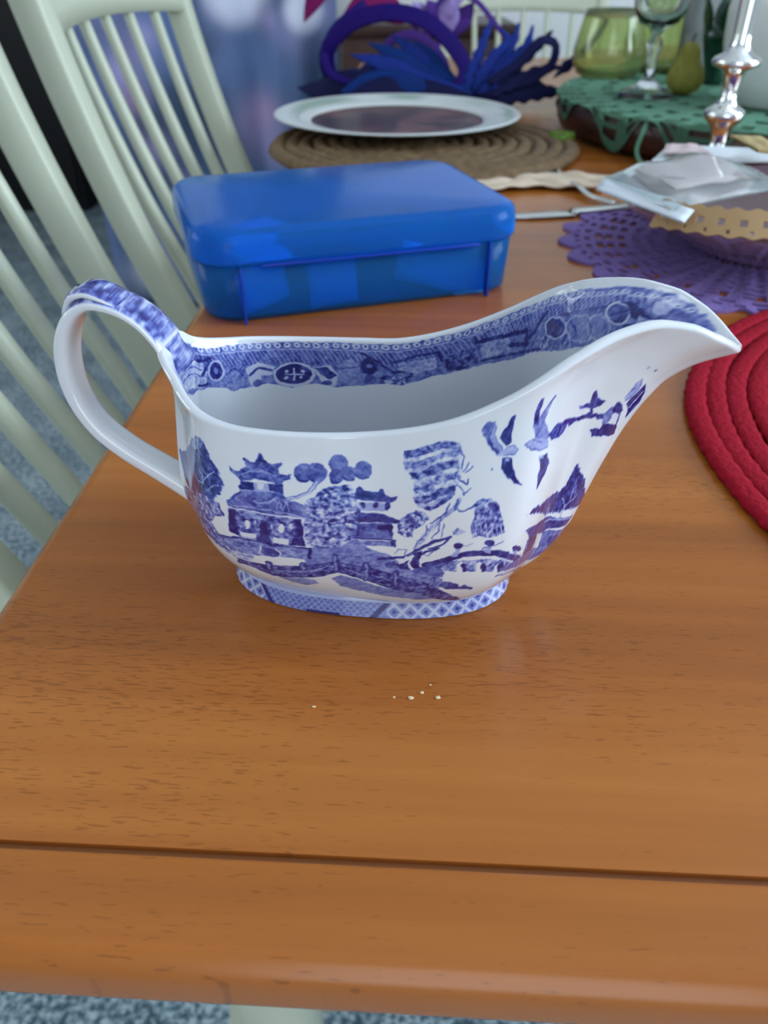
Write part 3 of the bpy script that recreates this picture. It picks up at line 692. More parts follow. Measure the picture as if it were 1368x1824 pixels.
['i','p',0.85,0,0,[553,672],[598,680],[628,636],[600,613],[572,642]],
['i','p',0.8,0,0,[607,597],[603,589],[594,583],[583,583],[574,587],[572,595],[576,603],[585,609],[596,609],[605,605]],
['i','p',0.42,0.15,0,[711,660],[705,636],[695,615],[680,600],[665,594],[650,597],[639,611],[633,631],[632,655],[638,680],[650,700],[664,714],[680,719],[695,715],[706,703],[712,684]],
['i','l',0.75,0,4.4,[638,673],[711,684]],
['i','p',0.9,0,0,[773,694],[769,678],[760,664],[750,654],[738,650],[727,653],[719,661],[714,674],[714,690],[719,705],[727,718],[737,727],[749,731],[760,728],[768,721],[773,709]],
['i','p',0.5,0,0,[753,692],[750,685],[745,680],[739,679],[735,684],[735,691],[737,699],[743,703],[748,704],[752,700]],
['i','p',0.7,0,0,[750,632],[746,620],[736,611],[726,610],[719,617],[717,630],[722,642],[731,650],[741,651],[749,644]],
['i','l',0.97,0,11.32,[724,751],[774,712],[825,668],[889,677],[878,645],[834,628]],
['i','l',0.97,0,10.87,[831,714],[905,736],[981,734],[989,696]],
['i','p',0.35,0.25,0,[843,708],[883,715],[924,717],[966,718],[970,671],[891,656],[839,678]],
['i','p',0.6,0.5,0,[774,650],[818,653],[891,625],[847,603],[778,612]],
['i','p',0.92,0.3,0,[1000,698],[1055,705],[1103,701],[1105,658],[1049,640],[1000,647]],
['i','p',0.5,0,0,[1068,668],[1063,659],[1052,656],[1040,659],[1030,668],[1028,680],[1032,689],[1043,692],[1055,689],[1065,680]],
['i','l',0.97,0,11.22,[1105,756],[1134,712],[1225,708]],
['i','p',0.38,0.25,0,[1124,729],[1182,721],[1243,713],[1251,657],[1188,663],[1129,668]],
['i','l',0.97,0,14.57,[1111,733],[1187,726],[1248,716],[1320,703],[1333,658],[1250,679]],
['i','l',0.97,0,14.53,[1324,672],[1365,688],[1406,735]],
['i','p',0.8,0.4,0,[1015,721],[1059,718],[1106,712],[1115,653],[1059,652],[1008,648]],
['i','l',0.9,0,8.08,[1129,659],[1188,652],[1251,645],[1328,634],[1413,629]],
['i','p',0.15,0,0,[1533,681],[1536,669],[1530,658],[1514,651],[1490,650],[1464,654],[1439,665],[1423,678],[1414,692],[1414,704],[1422,713],[1437,717],[1457,717],[1481,712],[1504,704],[1522,693]],
['i','p',0.88,0,0,[1524,681],[1526,671],[1520,662],[1507,656],[1488,655],[1465,659],[1445,668],[1431,679],[1424,691],[1424,701],[1430,708],[1443,712],[1460,712],[1480,708],[1499,701],[1514,692]],
['i','p',0.97,0,0,[1489,683],[1488,679],[1482,677],[1472,677],[1463,681],[1458,687],[1459,691],[1465,693],[1475,692],[1484,688]],
['i','p',0.5,0.4,0,[1462,645],[1461,638],[1454,632],[1442,629],[1426,629],[1409,632],[1393,639],[1382,647],[1377,656],[1377,664],[1385,669],[1397,672],[1412,671],[1428,667],[1443,661],[1455,653]],
['i','p',0.45,0.5,0,[1591,643],[1593,637],[1588,632],[1578,628],[1564,626],[1548,627],[1533,630],[1521,636],[1515,642],[1514,648],[1519,653],[1530,657],[1543,658],[1558,657],[1572,654],[1584,649]],
['i','p',0.2,0,0,[1664,686],[1670,673],[1667,659],[1654,649],[1631,643],[1599,644],[1566,651],[1540,664],[1525,680],[1523,694],[1532,706],[1549,713],[1572,715],[1600,713],[1627,706],[1649,697]],
['i','p',0.48,0.1,0,[1659,685],[1665,673],[1661,661],[1649,651],[1628,646],[1599,647],[1569,654],[1546,666],[1533,680],[1530,693],[1538,703],[1554,710],[1575,712],[1600,710],[1625,704],[1646,696]],
['i','p',0.2,0,0,[1711,698],[1719,687],[1719,675],[1711,665],[1698,659],[1680,657],[1660,662],[1640,671],[1626,684],[1619,697],[1621,707],[1629,715],[1643,718],[1661,718],[1679,715],[1696,708]],
['i','p',0.48,0.1,0,[1706,697],[1713,687],[1714,677],[1707,668],[1695,662],[1679,661],[1662,665],[1644,673],[1632,684],[1626,696],[1627,705],[1634,712],[1646,716],[1662,715],[1678,712],[1694,706]],
['i','l',0.85,0,3.17,[1608,707],[1648,685],[1655,651]],
['i','l',0.85,0,3.9,[1541,699],[1590,669],[1574,649]],
['i','p',0.08,0,0,[1731,739],[1742,730],[1746,721],[1742,713],[1730,708],[1713,706],[1695,709],[1678,715],[1664,723],[1655,734],[1653,743],[1658,750],[1668,754],[1681,755],[1698,752],[1715,747]],
['i','p',0.72,0.12,0,[1725,738],[1734,730],[1737,723],[1733,716],[1724,712],[1711,711],[1696,713],[1682,717],[1671,725],[1664,733],[1662,740],[1665,746],[1673,750],[1684,751],[1698,749],[1712,744]],
['i','l',0.9,0,5.43,[1682,721],[1716,741]],
['i','p',0.97,0,0,[1683,758],[1713,760],[1775,749],[1831,759],[1878,770],[1907,771],[1867,759],[1811,738],[1765,730],[1735,735]],
['i','p',0.97,0,0,[1739,713],[1794,730],[1809,723],[1764,701]],
['i','p',0.3,0.2,0,[1756,741],[1816,753],[1853,756],[1811,733],[1778,723]],
['i','p',0.6,0.4,0,[1837,767],[1870,772],[1898,778],[1929,789],[1943,785],[1907,771]],
['i','l',0.5,0,2.99,[1720,756],[1787,763],[1862,774]],
['i','l',0.9,0,7.03,[1762,695],[1798,712],[1803,726]],
['i','p',0.3,0,0,[1766,759],[1768,758],[1768,757],[1766,757],[1763,757],[1761,757],[1760,758],[1760,759],[1762,760],[1764,760]],
['i','p',0.3,0,0,[1793,763],[1795,762],[1795,761],[1793,760],[1790,760],[1788,761],[1786,762],[1786,763],[1788,763],[1790,763]],
['i','p',0.3,0,0,[1824,766],[1826,765],[1826,764],[1824,763],[1821,763],[1818,764],[1816,765],[1816,766],[1818,766],[1821,766]],
['i','p',0.3,0,0,[1853,770],[1854,769],[1855,768],[1853,767],[1851,767],[1848,768],[1846,768],[1846,769],[1847,770],[1850,770]],
['i','p',0.3,0,0,[1879,774],[1881,773],[1881,772],[1880,772],[1878,771],[1875,772],[1874,772],[1873,773],[1874,774],[1876,774]],
['i','p',0.3,0,0,[1901,779],[1903,778],[1904,777],[1903,776],[1901,776],[1898,776],[1897,777],[1896,778],[1897,779],[1899,779]],
['i','p',0.3,0,0,[1918,783],[1919,782],[1920,782],[1919,781],[1917,781],[1915,781],[1913,781],[1913,782],[1914,783],[1915,783]]]
BAND = np.array([[85, 760, 746, 692], [222, 771, 758, 706], [362, 776, 759, 698], [484, 783, 762, 692], [600, 783, 762, 692], [716, 782, 762, 694], [830, 781, 762, 696], [940, 784, 766, 704], [1055, 784, 767, 710], [1179, 781, 766, 714], [1316, 771, 759, 711], [1466, 765, 755, 715], [1592, 766, 760, 727], [1684, 774, 770, 746], [1765, 784, 780, 764], [1847, 789, 786, 775]], float)      # u, height of bead row, thin line and lattice foot inside the far rim
def draw(op):
    side, kind, level, noise, ext = op[:5]; pts = op[5:]
    if kind == 'p': sl, m = poly_mask(pts); paint(side, sl, m, level, noise, ext)
    else: sl, m = line_mask(pts, max(ext, 2.2)); paint(side, sl, m, level, noise)
first = True
for op in ART:
    if op[0] == 'i' and op[5:] and first and op[2] == .9:
        first = False
        bl = lambda u, k: np.interp(u, BAND[:, 0], BAND[:, k])
        for u in np.arange(110, 1760, 17.0):                       # diagonal hatching
            sl, m = line_mask([(u, bl(u, 2) - 2), (u + 26, bl(u + 26, 3) + 4)], 3.2); paint('i', sl, m, .3)
        for u in np.arange(1180, 1640, 17.0):
            sl, m = line_mask([(u + 26, bl(u + 26, 2) - 2), (u, bl(u, 3) + 4)], 3.2); paint('i', sl, m, .3)
        uu = np.arange(100, 1850, 40.0); sl, m = line_mask(np.stack([uu, bl(uu, 2)], -1), 3.6); paint('i', sl, m, .18)
        th = np.linspace(0, 2 * pi, 11)[:-1]
        for u in np.arange(130, 1860, 34.0):                       # row of beads
            ry = max(4.5, (bl(u, 1) - bl(u, 2)) * .62)
            sl, m = poly_mask(np.stack([u + 12.5 * np.cos(th), bl(u, 1) + ry * np.sin(th)], -1)); paint('i', sl, m, .1)
            sl, m = poly_mask(np.stack([u + 5 * np.cos(th), bl(u, 1) + ry * .4 * np.sin(th)], -1)); paint('i', sl, m, .75)
    draw(op)
wx, wy = (vnoise(6, 11) - .5) * 5.5, (vnoise(6, 12) - .5) * 5.5      # ink edges wander a little
YY, XX = np.mgrid[0:CH + 1, 0:CW + 1]
JX, JY = np.clip(np.rint(XX + wx), 0, CW).astype(int), np.clip(np.rint(YY + wy), 0, CH).astype(int)
MOT = .16 * (vnoise(9, 13) - .5) + .14 * (vnoise(3, 14) - .5)
CANV = {}
for k, c in canvas.items():
    c = boxblur(boxblur(c[JY, JX], 1), 1)
    CANV[k] = np.clip(c * (1.0 + MOT * 2.2), 0, 1)
RAMP_X = [0, .3, .55, .75, 1.0]
RAMP_C = np.array([(.68, .695, .725), (.31, .355, .63), (.125, .16, .45), (.045, .056, .29), (.013, .011, .13)])
def ink(d): return np.stack([np.interp(d, RAMP_X, RAMP_C[:, k]) for k in range(3)], -1)
def sample(side, v, s):
    x = np.clip(v * CW, 0, CW - 1e-3); y = np.clip(s * CH, 0, CH - 1e-3); i, j = y.astype(int), x.astype(int); fy, fx = y - i, x - j
    C = CANV[side]
    return (C[i, j] * (1 - fx) + C[i, j + 1] * fx) * (1 - fy) + (C[i + 1, j] * (1 - fx) + C[i + 1, j + 1] * fx) * fy

BT = empty('gravy_boat', (-.004, .2035, T), math.radians(-9))
tag(BT, 'white gravy boat with blue willow pattern print, looped handle and long spout', 'gravy boat')
NN, NF = 850, 750
vn = np.linspace(0, 1, NN); vf = np.linspace(1, 0, NF)[1:-1]
vv = np.r_[vn, vf]; sgn = np.r_[np.ones(NN), -np.ones(NF - 2)]
def ring(s):
    s = np.asarray(s, float)
    P = boat_body(vv[:, None], s[None]); P[..., 1] *= sgn[:, None]; return P
so = np.linspace(0, 1, 250)
O = ring(so)
def normals(P, ds):
    du = (np.roll(P, -1, 0) - np.roll(P, 1, 0)); dv = np.gradient(P, axis=1)
    n = np.cross(du, dv); return n / (np.linalg.norm(n, axis=-1, keepdims=True) + 1e-12)
si = np.r_[np.linspace(1, .55, 130), np.linspace(.54, .10, 34)]
IO = ring(si[::-1])[:, ::-1]
nI = normals(IO, 1)
cen = np.array([0, 0, 5.0]); flip = np.sign((nI * (IO - cen)).sum(-1).mean())
nI = nI * flip
I = IO - nI * .26
lim = np.where(sgn > 0, -1, 1)[:, None] * .012
I[..., 1] = np.where(sgn[:, None] > 0, np.minimum(I[..., 1], lim), np.maximum(I[..., 1], lim))
a = np.linspace(0, pi, 9)[1:-1]
o1, i1 = O[:, -1], I[:, 0]; ctr = (o1 + i1) / 2; rv = (o1 - i1) / 2
up = O[:, -1] - O[:, -4]; up /= np.linalg.norm(up, axis=1, keepdims=True)
lipP = ctr[:, None] + np.cos(a)[None, :, None] * rv[:, None] + np.sin(a)[None, :, None] * (up * np.linalg.norm(rv, axis=1, keepdims=True) * .75)[:, None]
body = np.concatenate([O, lipP, I], 1)
white = ink(np.zeros(1))[0]
colr = np.empty(body.shape); colr[:] = white
colr[:, :250] = ink(sample('o', np.broadcast_to(vv[:, None], O.shape[:2]), np.broadcast_to(so[None], O.shape[:2])))
colr[:, 257:] = ink(sample('i', np.broadcast_to(vv[:, None], I.shape[:2]), np.broadcast_to(si[None], I.shape[:2])))
grid_mesh('body', body / 100, 'willow_porcelain', BT, closed_u=True, col=colr, caps=((0, np.array([0, 0, ZF]) / 100, True), (-1, np.array([0, 0, .95]) / 100, False)))
# handle: a flat strap rising from the rim that rolls over into a loop
hp = cr([(-5.62, 0, 6.95), (-5.90, 0, 7.50), (-6.20, 0, 8.02), (-6.58, 0, 8.44), (-7.08, 0, 8.76), (-7.55, 0, 8.90), (-8.02, 0, 8.92), (-8.45, 0, 8.72), (-8.86, 0, 8.30), (-9.18, 0, 7.72), (-9.38, 0, 6.9), (-9.38, 0, 6.06), (-9.2, 0, 5.36), (-8.78, 0, 4.62), (-8.04, 0, 3.93), (-7.09, 0, 3.30), (-6.3, 0, 2.80), (-5.6, 0, 2.35)], 260)
uu = np.linspace(0, 1, 260)
hw = cat([0, .12, .28, .36, .5, .7, .9, 1], [.86, .74, .70, .62, .52, .50, .56, .66], uu); ht = cat([0, .1, .3, .45, .7, 1], [.16, .17, .22, .30, .30, .33], uu)
hP, sy = sweep('handle', hp, (0, 1, 0), hw, ht, None, m=40, p=2.7, ret=True)
hn = np.random.default_rng(3).random((40, 260)); hn = boxblur(hn, 1); hn = .5 + (hn - hn.mean()) / (hn.std() * 4)
hmask = np.clip((-sy[:, None] - .45) * 4, 0, 1) * (np.clip((.335 - uu[None]) * 60, 0, 1)) * (1 - np.exp(-((uu[None] - .078) / .006) ** 2))
hcol = ink(hmask * np.clip(.6 + (hn - .5) * .9, .1, .95))
grid_mesh('handle', hP / 100, 'willow_porcelain', BT, closed_u=True, col=hcol, caps=((0, hp[0] / 100, False), (-1, hp[-1] / 100, True)))
tp = cr([(-7.15, 0, 8.88), (-7.6, 0, 9.10), (-8.1, 0, 9.22), (-8.5, 0, 9.10), (-8.85, 0, 8.75), (-9.12, 0, 8.35)], 60); ut = np.linspace(0, 1, 60)
tP, sy2 = sweep('thumb_rest', tp, (0, 1, 0), cat([0, .3, .6, .8, 1], [.60, .62, .55, .36, .12], ut), .11 + .06 * np.sin(pi * ut), None, m=28, p=2.4, ret=True)
tcol = ink(np.clip((-sy2[:, None] - .3) * 4, 0, 1) * np.clip(.62 + (hn[:28, :60] - .5) * .9, .1, .95))
grid_mesh('thumb_rest', tP / 100, 'willow_porcelain', BT, closed_u=True, col=tcol, caps=((0, tp[0] / 100, False), (-1, tp[-1] / 100, True)))
# foot ring with lattice print
thf = np.linspace(0, 2 * pi, 900, endpoint=False); zz = np.r_[0, .015, np.linspace(.05, .60, 40), .64]
af = np.interp(zz, [0, .05, .3, .6, .64], [4.58, 4.66, 4.60, 4.52, 4.36]); bf = np.interp(zz, [0, .05, .3, .6, .64], [2.60, 2.67, 2.60, 2.52, 2.38])
fx, fy = sup(thf[:, None], 1, 1); FX, FY = fx * af[None], fy * bf[None]
FX, FY = FX * .998 - FY * .06, FY * .998 + FX * .06
FP = np.stack([FX, FY, np.broadcast_to(zz, FX.shape)], -1)
arc = np.r_[0, np.cumsum(np.linalg.norm(np.diff(FP[:, 20], axis=0), axis=1))]
arc0 = arc - arc[np.argmin(FP[:, 20, 1])]         # signed distance from the front middle
A, Z = np.broadcast_to(arc0[:, None], FX.shape), np.broadcast_to(zz[None], FX.shape)
def lat(p, w): return (np.abs((A + Z * .95) / p % 1 - .5) > .5 - w) | (np.abs((A - Z * .95) / p % 1 - .5) > .5 - w)
big = (A < -2.3) | (A > 1.75)
dfoot = np.where(big, np.where(lat(.5, .13), .2, .5), np.where(lat(.21, .12), .36, .56))
ctr_d = np.maximum(np.abs(((A + Z * .95) / .5 % 1) - .5), np.abs(((A - Z * .95) / .5 % 1) - .5)) < .16
dfoot = np.where(big & ctr_d, .78, dfoot)
dfoot = np.where(np.abs(A + 2.2 + (Z - .3) * .9) < .10, .9, dfoot); dfoot = np.where(np.abs(A - 1.55 - (Z - .3) * .9) < .11, .95, dfoot)
dfoot = np.where((Z < .13) & (np.abs(A + .25) < .55), .95, dfoot)
fn = boxblur(np.random.default_rng(5).random((900, len(zz))), 1)
dfoot = np.clip(dfoot + (fn - .5) * .35, 0, 1); dfoot = np.where((Z > .57) | (Z < .025), .25, dfoot)
grid_mesh('foot', FP / 100, 'willow_porcelain', BT, closed_u=True, col=ink(dfoot), caps=((0, np.array([0, 0, .05]) / 100, True), (-1, np.array([0, 0, .66]) / 100, False)))

# ------------------------------------------------------------------ blue plastic box and what is in it
BX = empty('plastic_box', (-.029, .503, T), .309)
tag(BX, 'translucent blue plastic box with closed lid, packets showing through its side', 'box')
def rrect(hx, hy, r, n=10):
    out = []
    for cx, cy, a0 in ((hx - r, hy - r, 0), (-hx + r, hy - r, pi / 2), (-hx + r, -hy + r, pi), (hx - r, -hy + r, 1.5 * pi)):
        for k in range(n + 1):
            a = a0 + pi / 2 * k / n; out.append((cx + r * math.cos(a), cy + r * math.sin(a)))
    return np.array(out)
def rshell(name, levels, mat, parent):
    """levels: (half x, half y, corner radius, z) in order round the wall section, outside then inside"""
    P = np.stack([np.c_[rrect(hx, hy, r), np.full(44, z)] for hx, hy, r, z in levels], 1)
    return grid_mesh(name, P, mat, parent, closed_u=True, caps=((0, np.array([0, 0, levels[0][3]]), False), (-1, np.array([0, 0, levels[-1][3]]), True)))
hx, hy = .0970, .0705
rshell('tub', [(hx - .010, hy - .010, .016, 0), (hx - .006, hy - .006, .019, .0006), (hx - .0035, hy - .0035, .02, .003), (hx - .0015, hy - .0015, .022, .034), (hx - .0032, hy - .0032, .0205, .034), (hx - .0052, hy - .0052, .0185, .0035), (hx - .0085, hy - .0085, .016, .0022), (hx - .012, hy - .012, .014, .0022)], 'box_blue_plastic', BX)
rshell('lid', [(hx - .0035, hy - .0035, .0205, .0495), (hx - .0018, hy - .0018, .022, .0480), (hx - .0018, hy - .0018, .022, .0345), (hx, hy, .023, .0335), (hx + .0005, hy + .0005, .0235, .0355), (hx + .0002, hy + .0002, .0235, .0440), (hx - .0010, hy - .0010, .0225, .0485), (hx - .0040, hy - .0040, .020, .0508), (hx - .008, hy - .008, .017, .0514)], 'box_blue_plastic', BX)
for sx in (-1, 1):
    box('rib', (sx * .0735 - .0007, -hy - .0012, .0004), (sx * .0735 + .0007, -hy + .004, .0325), 'box_blue_rib', BX, .0003)
box('catch_lip', (-.062, -hy - .0022, .0318), (.066, -hy + .001, .0334), 'box_blue_rib', BX, .0004)
def packet(name, cx, cy, cz, sx, sy, sz, rot, mat, label, group=None, cat_='packet', parent_e=BX):
    V = []
    n = 9
    for j in range(n):
        for i in range(n):
            u, v = i / (n - 1) * 2 - 1, j / (n - 1) * 2 - 1
            V.append((u, v))
    V = np.array(V); h = np.clip((1 - V[:, 0] ** 4) * (1 - V[:, 1] ** 4), 0, 1) ** .6
    top = np.c_[V[:, 0] * sx / 2, V[:, 1] * sy / 2, h * sz / 2 + .0002 + .0006 * np.sin(V[:, 0] * 5 + V[:, 1] * 3) * h]
    bot = top * [1, 1, -1]
    F = []
    for j in range(n - 1):
        for i in range(n - 1):
            a = j * n + i; F.append((a, a + 1, a + 1 + n, a + n)); b = a + n * n; F.append((b, b + n, b + 1 + n, b + 1))
    rim_ = [i for i in range(n)] + [j * n + n - 1 for j in range(1, n)] + [n * n - 1 - i for i in range(1, n)] + [(n - 1 - j) * n for j in range(1, n - 1)]
    for a, b in zip(rim_, rim_[1:] + rim_[:1]): F.append((a, a + n * n, b + n * n, b))
    o = mesh(name, np.vstack([top, bot]), F, mat)
    M0 = (Matrix.Translation(parent_e.location) @ Matrix.Rotation(parent_e.rotation_euler.z, 4, 'Z')) if parent_e else Matrix.Translation((0, 0, T))
    o.matrix_world = M0 @ Matrix.Translation((cx, cy, cz)) @ Matrix.Rotation(rot[2], 4, 'Z') @ Matrix.Rotation(rot[1], 4, 'Y') @ Matrix.Rotation(rot[0], 4, 'X')
    return tag(o, label, cat_, group)
G = 'packets inside the blue box'
packet('packet', -.020, -.0605, .0165, .030, .028, .003, (math.radians(84), 0, .10), 'packet_pale_blue', 'pale blue packet standing upright against the near side inside the blue box', G)
packet('packet', .050, -.0585, .0160, .058, .026, .004, (math.radians(78), .25, -.06), 'packet_white', 'white packet leaning on the near side inside the blue box', G)
packet('packet', -.060, -.0565, .0120, .030, .018, .004, (math.radians(75), -.1, .2), 'packet_pale_blue', 'short pale packet by the left rib inside the blue box', G)
packet('packet', .008, -.026, .0105, .15, .042, .012, (.03, 0, 0), 'packet_navy', 'wide dark packet lying flat inside the blue box', G)
packet('packet', .012, .026, .0105, .13, .040, .012, (0, .02, .08), 'packet_navy', 'dark folded packet at the back of the blue box', G)
packet('packet', -.050, .002, .0225, .034, .030, .006, (.05, .05, .5), 'packet_pale_blue', 'small pale packet lying on top of the dark ones inside the blue box', G)

# ------------------------------------------------------------------ coiled table mats
def coil_mat(name, loc, radius, coil, thick, mat, label, braid, n=220, flat=1.0):
    root = empty(name, loc); tag(root, label, 'table mat')
    k = int(radius / coil); th = np.linspace(0, 2 * pi, n, endpoint=False); ph = np.linspace(0, 2 * pi, 10, endpoint=False)
    r0 = radius - coil / 2
    for q in range(k):
        r = r0 - q * coil
        if r < coil * .6: break
        ph0 = rng.random() * 6; turns = max(6, int(2 * pi * r / braid))
        wob = .10 * coil * np.sin(3 * th + ph0) + .05 * coil * np.sin(11 * th + 2 * ph0)
        amp = 1 + .05 * np.sin(turns * th + ph0)
        rr = r + wob
        X = np.cos(ph)[None, :] * (coil * .54) * amp[:, None]; Z = thick / 2 + (np.sign(np.sin(ph)) * np.abs(np.sin(ph)) ** flat)[None, :] * thick / 2 * amp[:, None] * (1 + .12 * np.sin(5 * th + q))[:, None]
        Z = np.maximum(Z, 0)
        tw = .0006 * (coil / .012) * np.sin(turns * th[:, None] + ph0 + 2 * ph[None])
        P = np.stack([(rr[:, None] + X + tw) * np.cos(th)[:, None], (rr[:, None] + X + tw) * np.sin(th)[:, None], Z], -1)
        grid_mesh('coil', P, mat, root, closed_u=True, closed_v=True)
    lathe('centre', [(0, 0), (coil * 1.1, 0), (coil * 1.2, thick * .5), (coil * 1.0, thick), (0, thick)], mat, root, 24)
    return root
coil_mat('table_mat', (.325, .268, T), .192, .0092, .0046, 'red_braid', 'dark red braided fabric table mat, round, under the spout of the gravy boat', .010, 300, .45)
coil_mat('table_mat', (.040, .880, T), .160, .0150, .0120, 'seagrass', 'brown coiled seagrass table mat under the dinner plate', .016)

# crumpled paper under the front of the seagrass mat
g = 26; U, V = np.meshgrid(np.linspace(-1, 1, g * 2), np.linspace(-1, 1, g), indexing='ij')
pz = .0035 + .0035 * np.abs(np.sin(5 * U + 3 * V) * np.cos(4 * V - 2 * U)) + .002 * np.sin(9 * U + 5 * V) ** 2
top = np.stack([.118 + U * .080 + V * .012, .738 + V * .030 + .008 * np.sin(4 * U), pz], -1)
top[..., 2] = np.where(V > .5, np.minimum(top[..., 2], .003), top[..., 2])
bot = top.copy(); bot[..., 2] = np.maximum(bot[..., 2] - .0012, .0001)
P = np.concatenate([top, bot[:, ::-1]], 1) + np.array([0, 0, T])
o = grid_mesh('paper_sheet', P, 'cream_paper', None, closed_v=True); tag(o, 'crumpled cream paper by the edge of the seagrass mat', 'paper')

# ------------------------------------------------------------------ dinner plate with dark printed centre
PL = empty('dinner_plate', (.0145, .957, T + .0122)); tag(PL, 'white dinner plate with dark purple brown centre on the seagrass mat', 'plate')
pp = [(0, 0), (.060, 0), (.064, .0015), (.070, .0015), (.090, .0050), (.1350, .0128), (.1368, .0142), (.1350, .0152), (.118, .0125), (.100, .0090), (.095, .0062), (.085, .0048), (0, .0045)]
rr_ = np.linspace(0, 1, len(pp) * 10); pq = np.stack([np.interp(rr_ * (len(pp) - 1), range(len(pp)), [p[k] for p in pp]) for k in (0, 1)], -1)
n = 160; th = np.linspace(0, 2 * pi, n, endpoint=False)
nz2 = boxblur(boxblur(np.random.default_rng(9).random((n, len(pq))), 5), 5); nz2 = .5 + (nz2 - nz2.mean()) / (nz2.std() * 4)
RR = np.broadcast_to(pq[:, 0], (n, len(pq))); upper = np.arange(len(pq))[None] > 68
c0 = np.array((.62, .64, .62)); dark = np.array((.035, .017, .022)); rose = np.array((.16, .06, .055)); grn = np.array((.30, .40, .33))
col = np.empty((n, len(pq), 3)); col[:] = c0
cm = (upper & (RR < .0965))[..., None]
col = np.where(cm, dark + (rose - dark) * np.clip(nz2 * 1.6 - .5, 0, 1)[..., None], col)
rimm = (upper & (RR > .108) & (RR < .130))[..., None]
col = np.where(rimm, c0 + (grn - c0) * np.clip(nz2 * 3 - 1.4, 0, 1)[..., None], col)
P = np.stack([RR * np.cos(th)[:, None], RR * np.sin(th)[:, None], np.broadcast_to(pq[:, 1], RR.shape)], -1)
grid_mesh('plate_body', P, 'printed_plate', PL, closed_u=True, col=col)
lathe('foot_ring', [(.056, -.0002), (.062, -.0002), (.063, .002), (.055, .002)], 'white_china', PL, 64)

# ------------------------------------------------------------------ crochet doilies
def doily(name, loc, radius, mat, label, rings, n=192, amp=.03, drop=None, scallops=24, z=.0012, cat_='doily'):
    th = np.linspace(0, 2 * pi, n, endpoint=False); nr = len(rings)
    r = np.array([q[0] for q in rings]) * radius
    out = np.ones((n, nr)); sc = (1 + amp * np.abs(np.sin(scallops / 2 * th)) - amp * .6)
    out[:, -1] = sc; out[:, -2] = .5 + .5 * sc
    R = r[None] * out
    top = np.stack([R * np.cos(th)[:, None], R * np.sin(th)[:, None], np.full(R.shape, z) + .0004 * np.sin(th * 40)[:, None]], -1)
    if drop is not None: top = drop(top, th)
    bot = top - np.array([0, 0, z * .9]) if drop is None else top - np.array([0, 0, .0012])
    V = np.concatenate([top.reshape(-1, 3), bot.reshape(-1, 3)]); N = n * nr
    keep = np.ones((n, nr - 1), bool)
    for k in range(nr - 1):
        per = rings[k + 1][1]
        if per: keep[:, k] = (np.arange(n) % per) < per - rings[k + 1][2]
    F = []
    for i in range(n):
        i2 = (i + 1) % n
        for k in range(nr - 1):
            if not keep[i, k]: continue
            a, b, c, d = i * nr + k, i2 * nr + k, i2 * nr + k + 1, i * nr + k + 1
            F.append((a, d, c, b)); F.append((a + N, b + N, c + N, d + N))
            if k == 0 or not keep[i, k - 1]: F.append((a, b, b + N, a + N))
            if k == nr - 2 or not keep[i, k + 1]: F.append((d, d + N, c + N, c))
            if not keep[(i - 1) % n, k]: F.append((a, a + N, d + N, d))
            if not keep[i2, k]: F.append((b, c, c + N, b + N))
    o = mesh(name, V, F, mat, None, False); o.location = loc
    return tag(o, label, cat_)
purple_rings = [(.06, 0, 0), (.20, 0, 0), (.24, 4, 1), (.32, 0, 0), (.36, 4, 2), (.42, 0, 0), (.46, 4, 2), (.52, 0, 0), (.555, 4, 2), (.60, 0, 0), (.64, 4, 2), (.68, 0, 0), (.72, 8, 5), (.745, 0, 0), (.785, 8, 5), (.80, 8, 2), (.84, 8, 5), (.865, 0, 0), (.90, 6, 3), (.925, 0, 0), (.95, 4, 2), (.97, 0, 0), (1.0, 0, 0)]
doily('crochet_doily', (.262, .548, T), .132, 'purple_crochet', 'purple crocheted doily with open holes under the pink glass bowl', purple_rings, 240, .10, scallops=22, z=.0022)

# ------------------------------------------------------------------ pink glass bowl with packets and trims
BW = empty('glass_bowl', (.262, .540, T + .0022)); tag(BW, 'pinkish brown glass bowl with wavy rim on the purple doily', 'bowl')
wave = lambda t: .045 * np.sin(12 * t)
lathe('bowl_body', [(0, .004), (.030, .004), (.036, .0045), (.055, .012), (.078, .023), (.0935, .0315), (.098, .036), (.0995, .0352), (.096, .0300), (.080, .0200), (.058, .0085), (.042, .002), (.040, 0), (.034, 0), (0, .0012)], 'pink_glass', BW, 144, ripple=wave)

def quad_packet(name, corners, thick, mat, label, cat_='packet', puff=.006, parent=None, n=14, crinkle=.0012, group=None):
    A, B, C, D = [np.array(c, float) for c in corners]
    u = np.linspace(0, 1, n); U, V = np.meshgrid(u, u, indexing='ij')
    P = (A * ((1 - U) * (1 - V))[..., None] + B * (U * (1 - V))[..., None] + C * (U * V)[..., None] + D * ((1 - U) * V)[..., None])
    e = (4 * U * (1 - U)) * (4 * V * (1 - V)); z = puff * np.sqrt(np.clip(e, 0, 1)) + crinkle * np.sin(9 * U + 4 * V) * np.sin(7 * V - 3 * U) * np.clip(e * 3, 0, 1)
    top = P + np.array([0, 0, 1.]) * (thick / 2 + np.maximum(z, 0))[..., None]; bot = P - np.array([0, 0, 1.]) * (thick / 2 + .25 * puff * e)[..., None]
    Q = np.concatenate([top, bot[:, ::-1]], 1) + np.array([0, 0, T])
    Q0 = Q[0]; Q1 = Q[-1]
    o = grid_mesh(name, Q, mat, parent, closed_v=True)
    if cat_: tag(o, label, cat_, group)
    return o
SP = empty('trimmings_packet', (.20, .545, T + .045)); tag(SP, 'clear plastic packet with white header strip lying across the pink bowl', 'packet')
def onp(o, root):
    o.parent = root; o.matrix_parent_inverse = Matrix.Translation(-root.location); return o
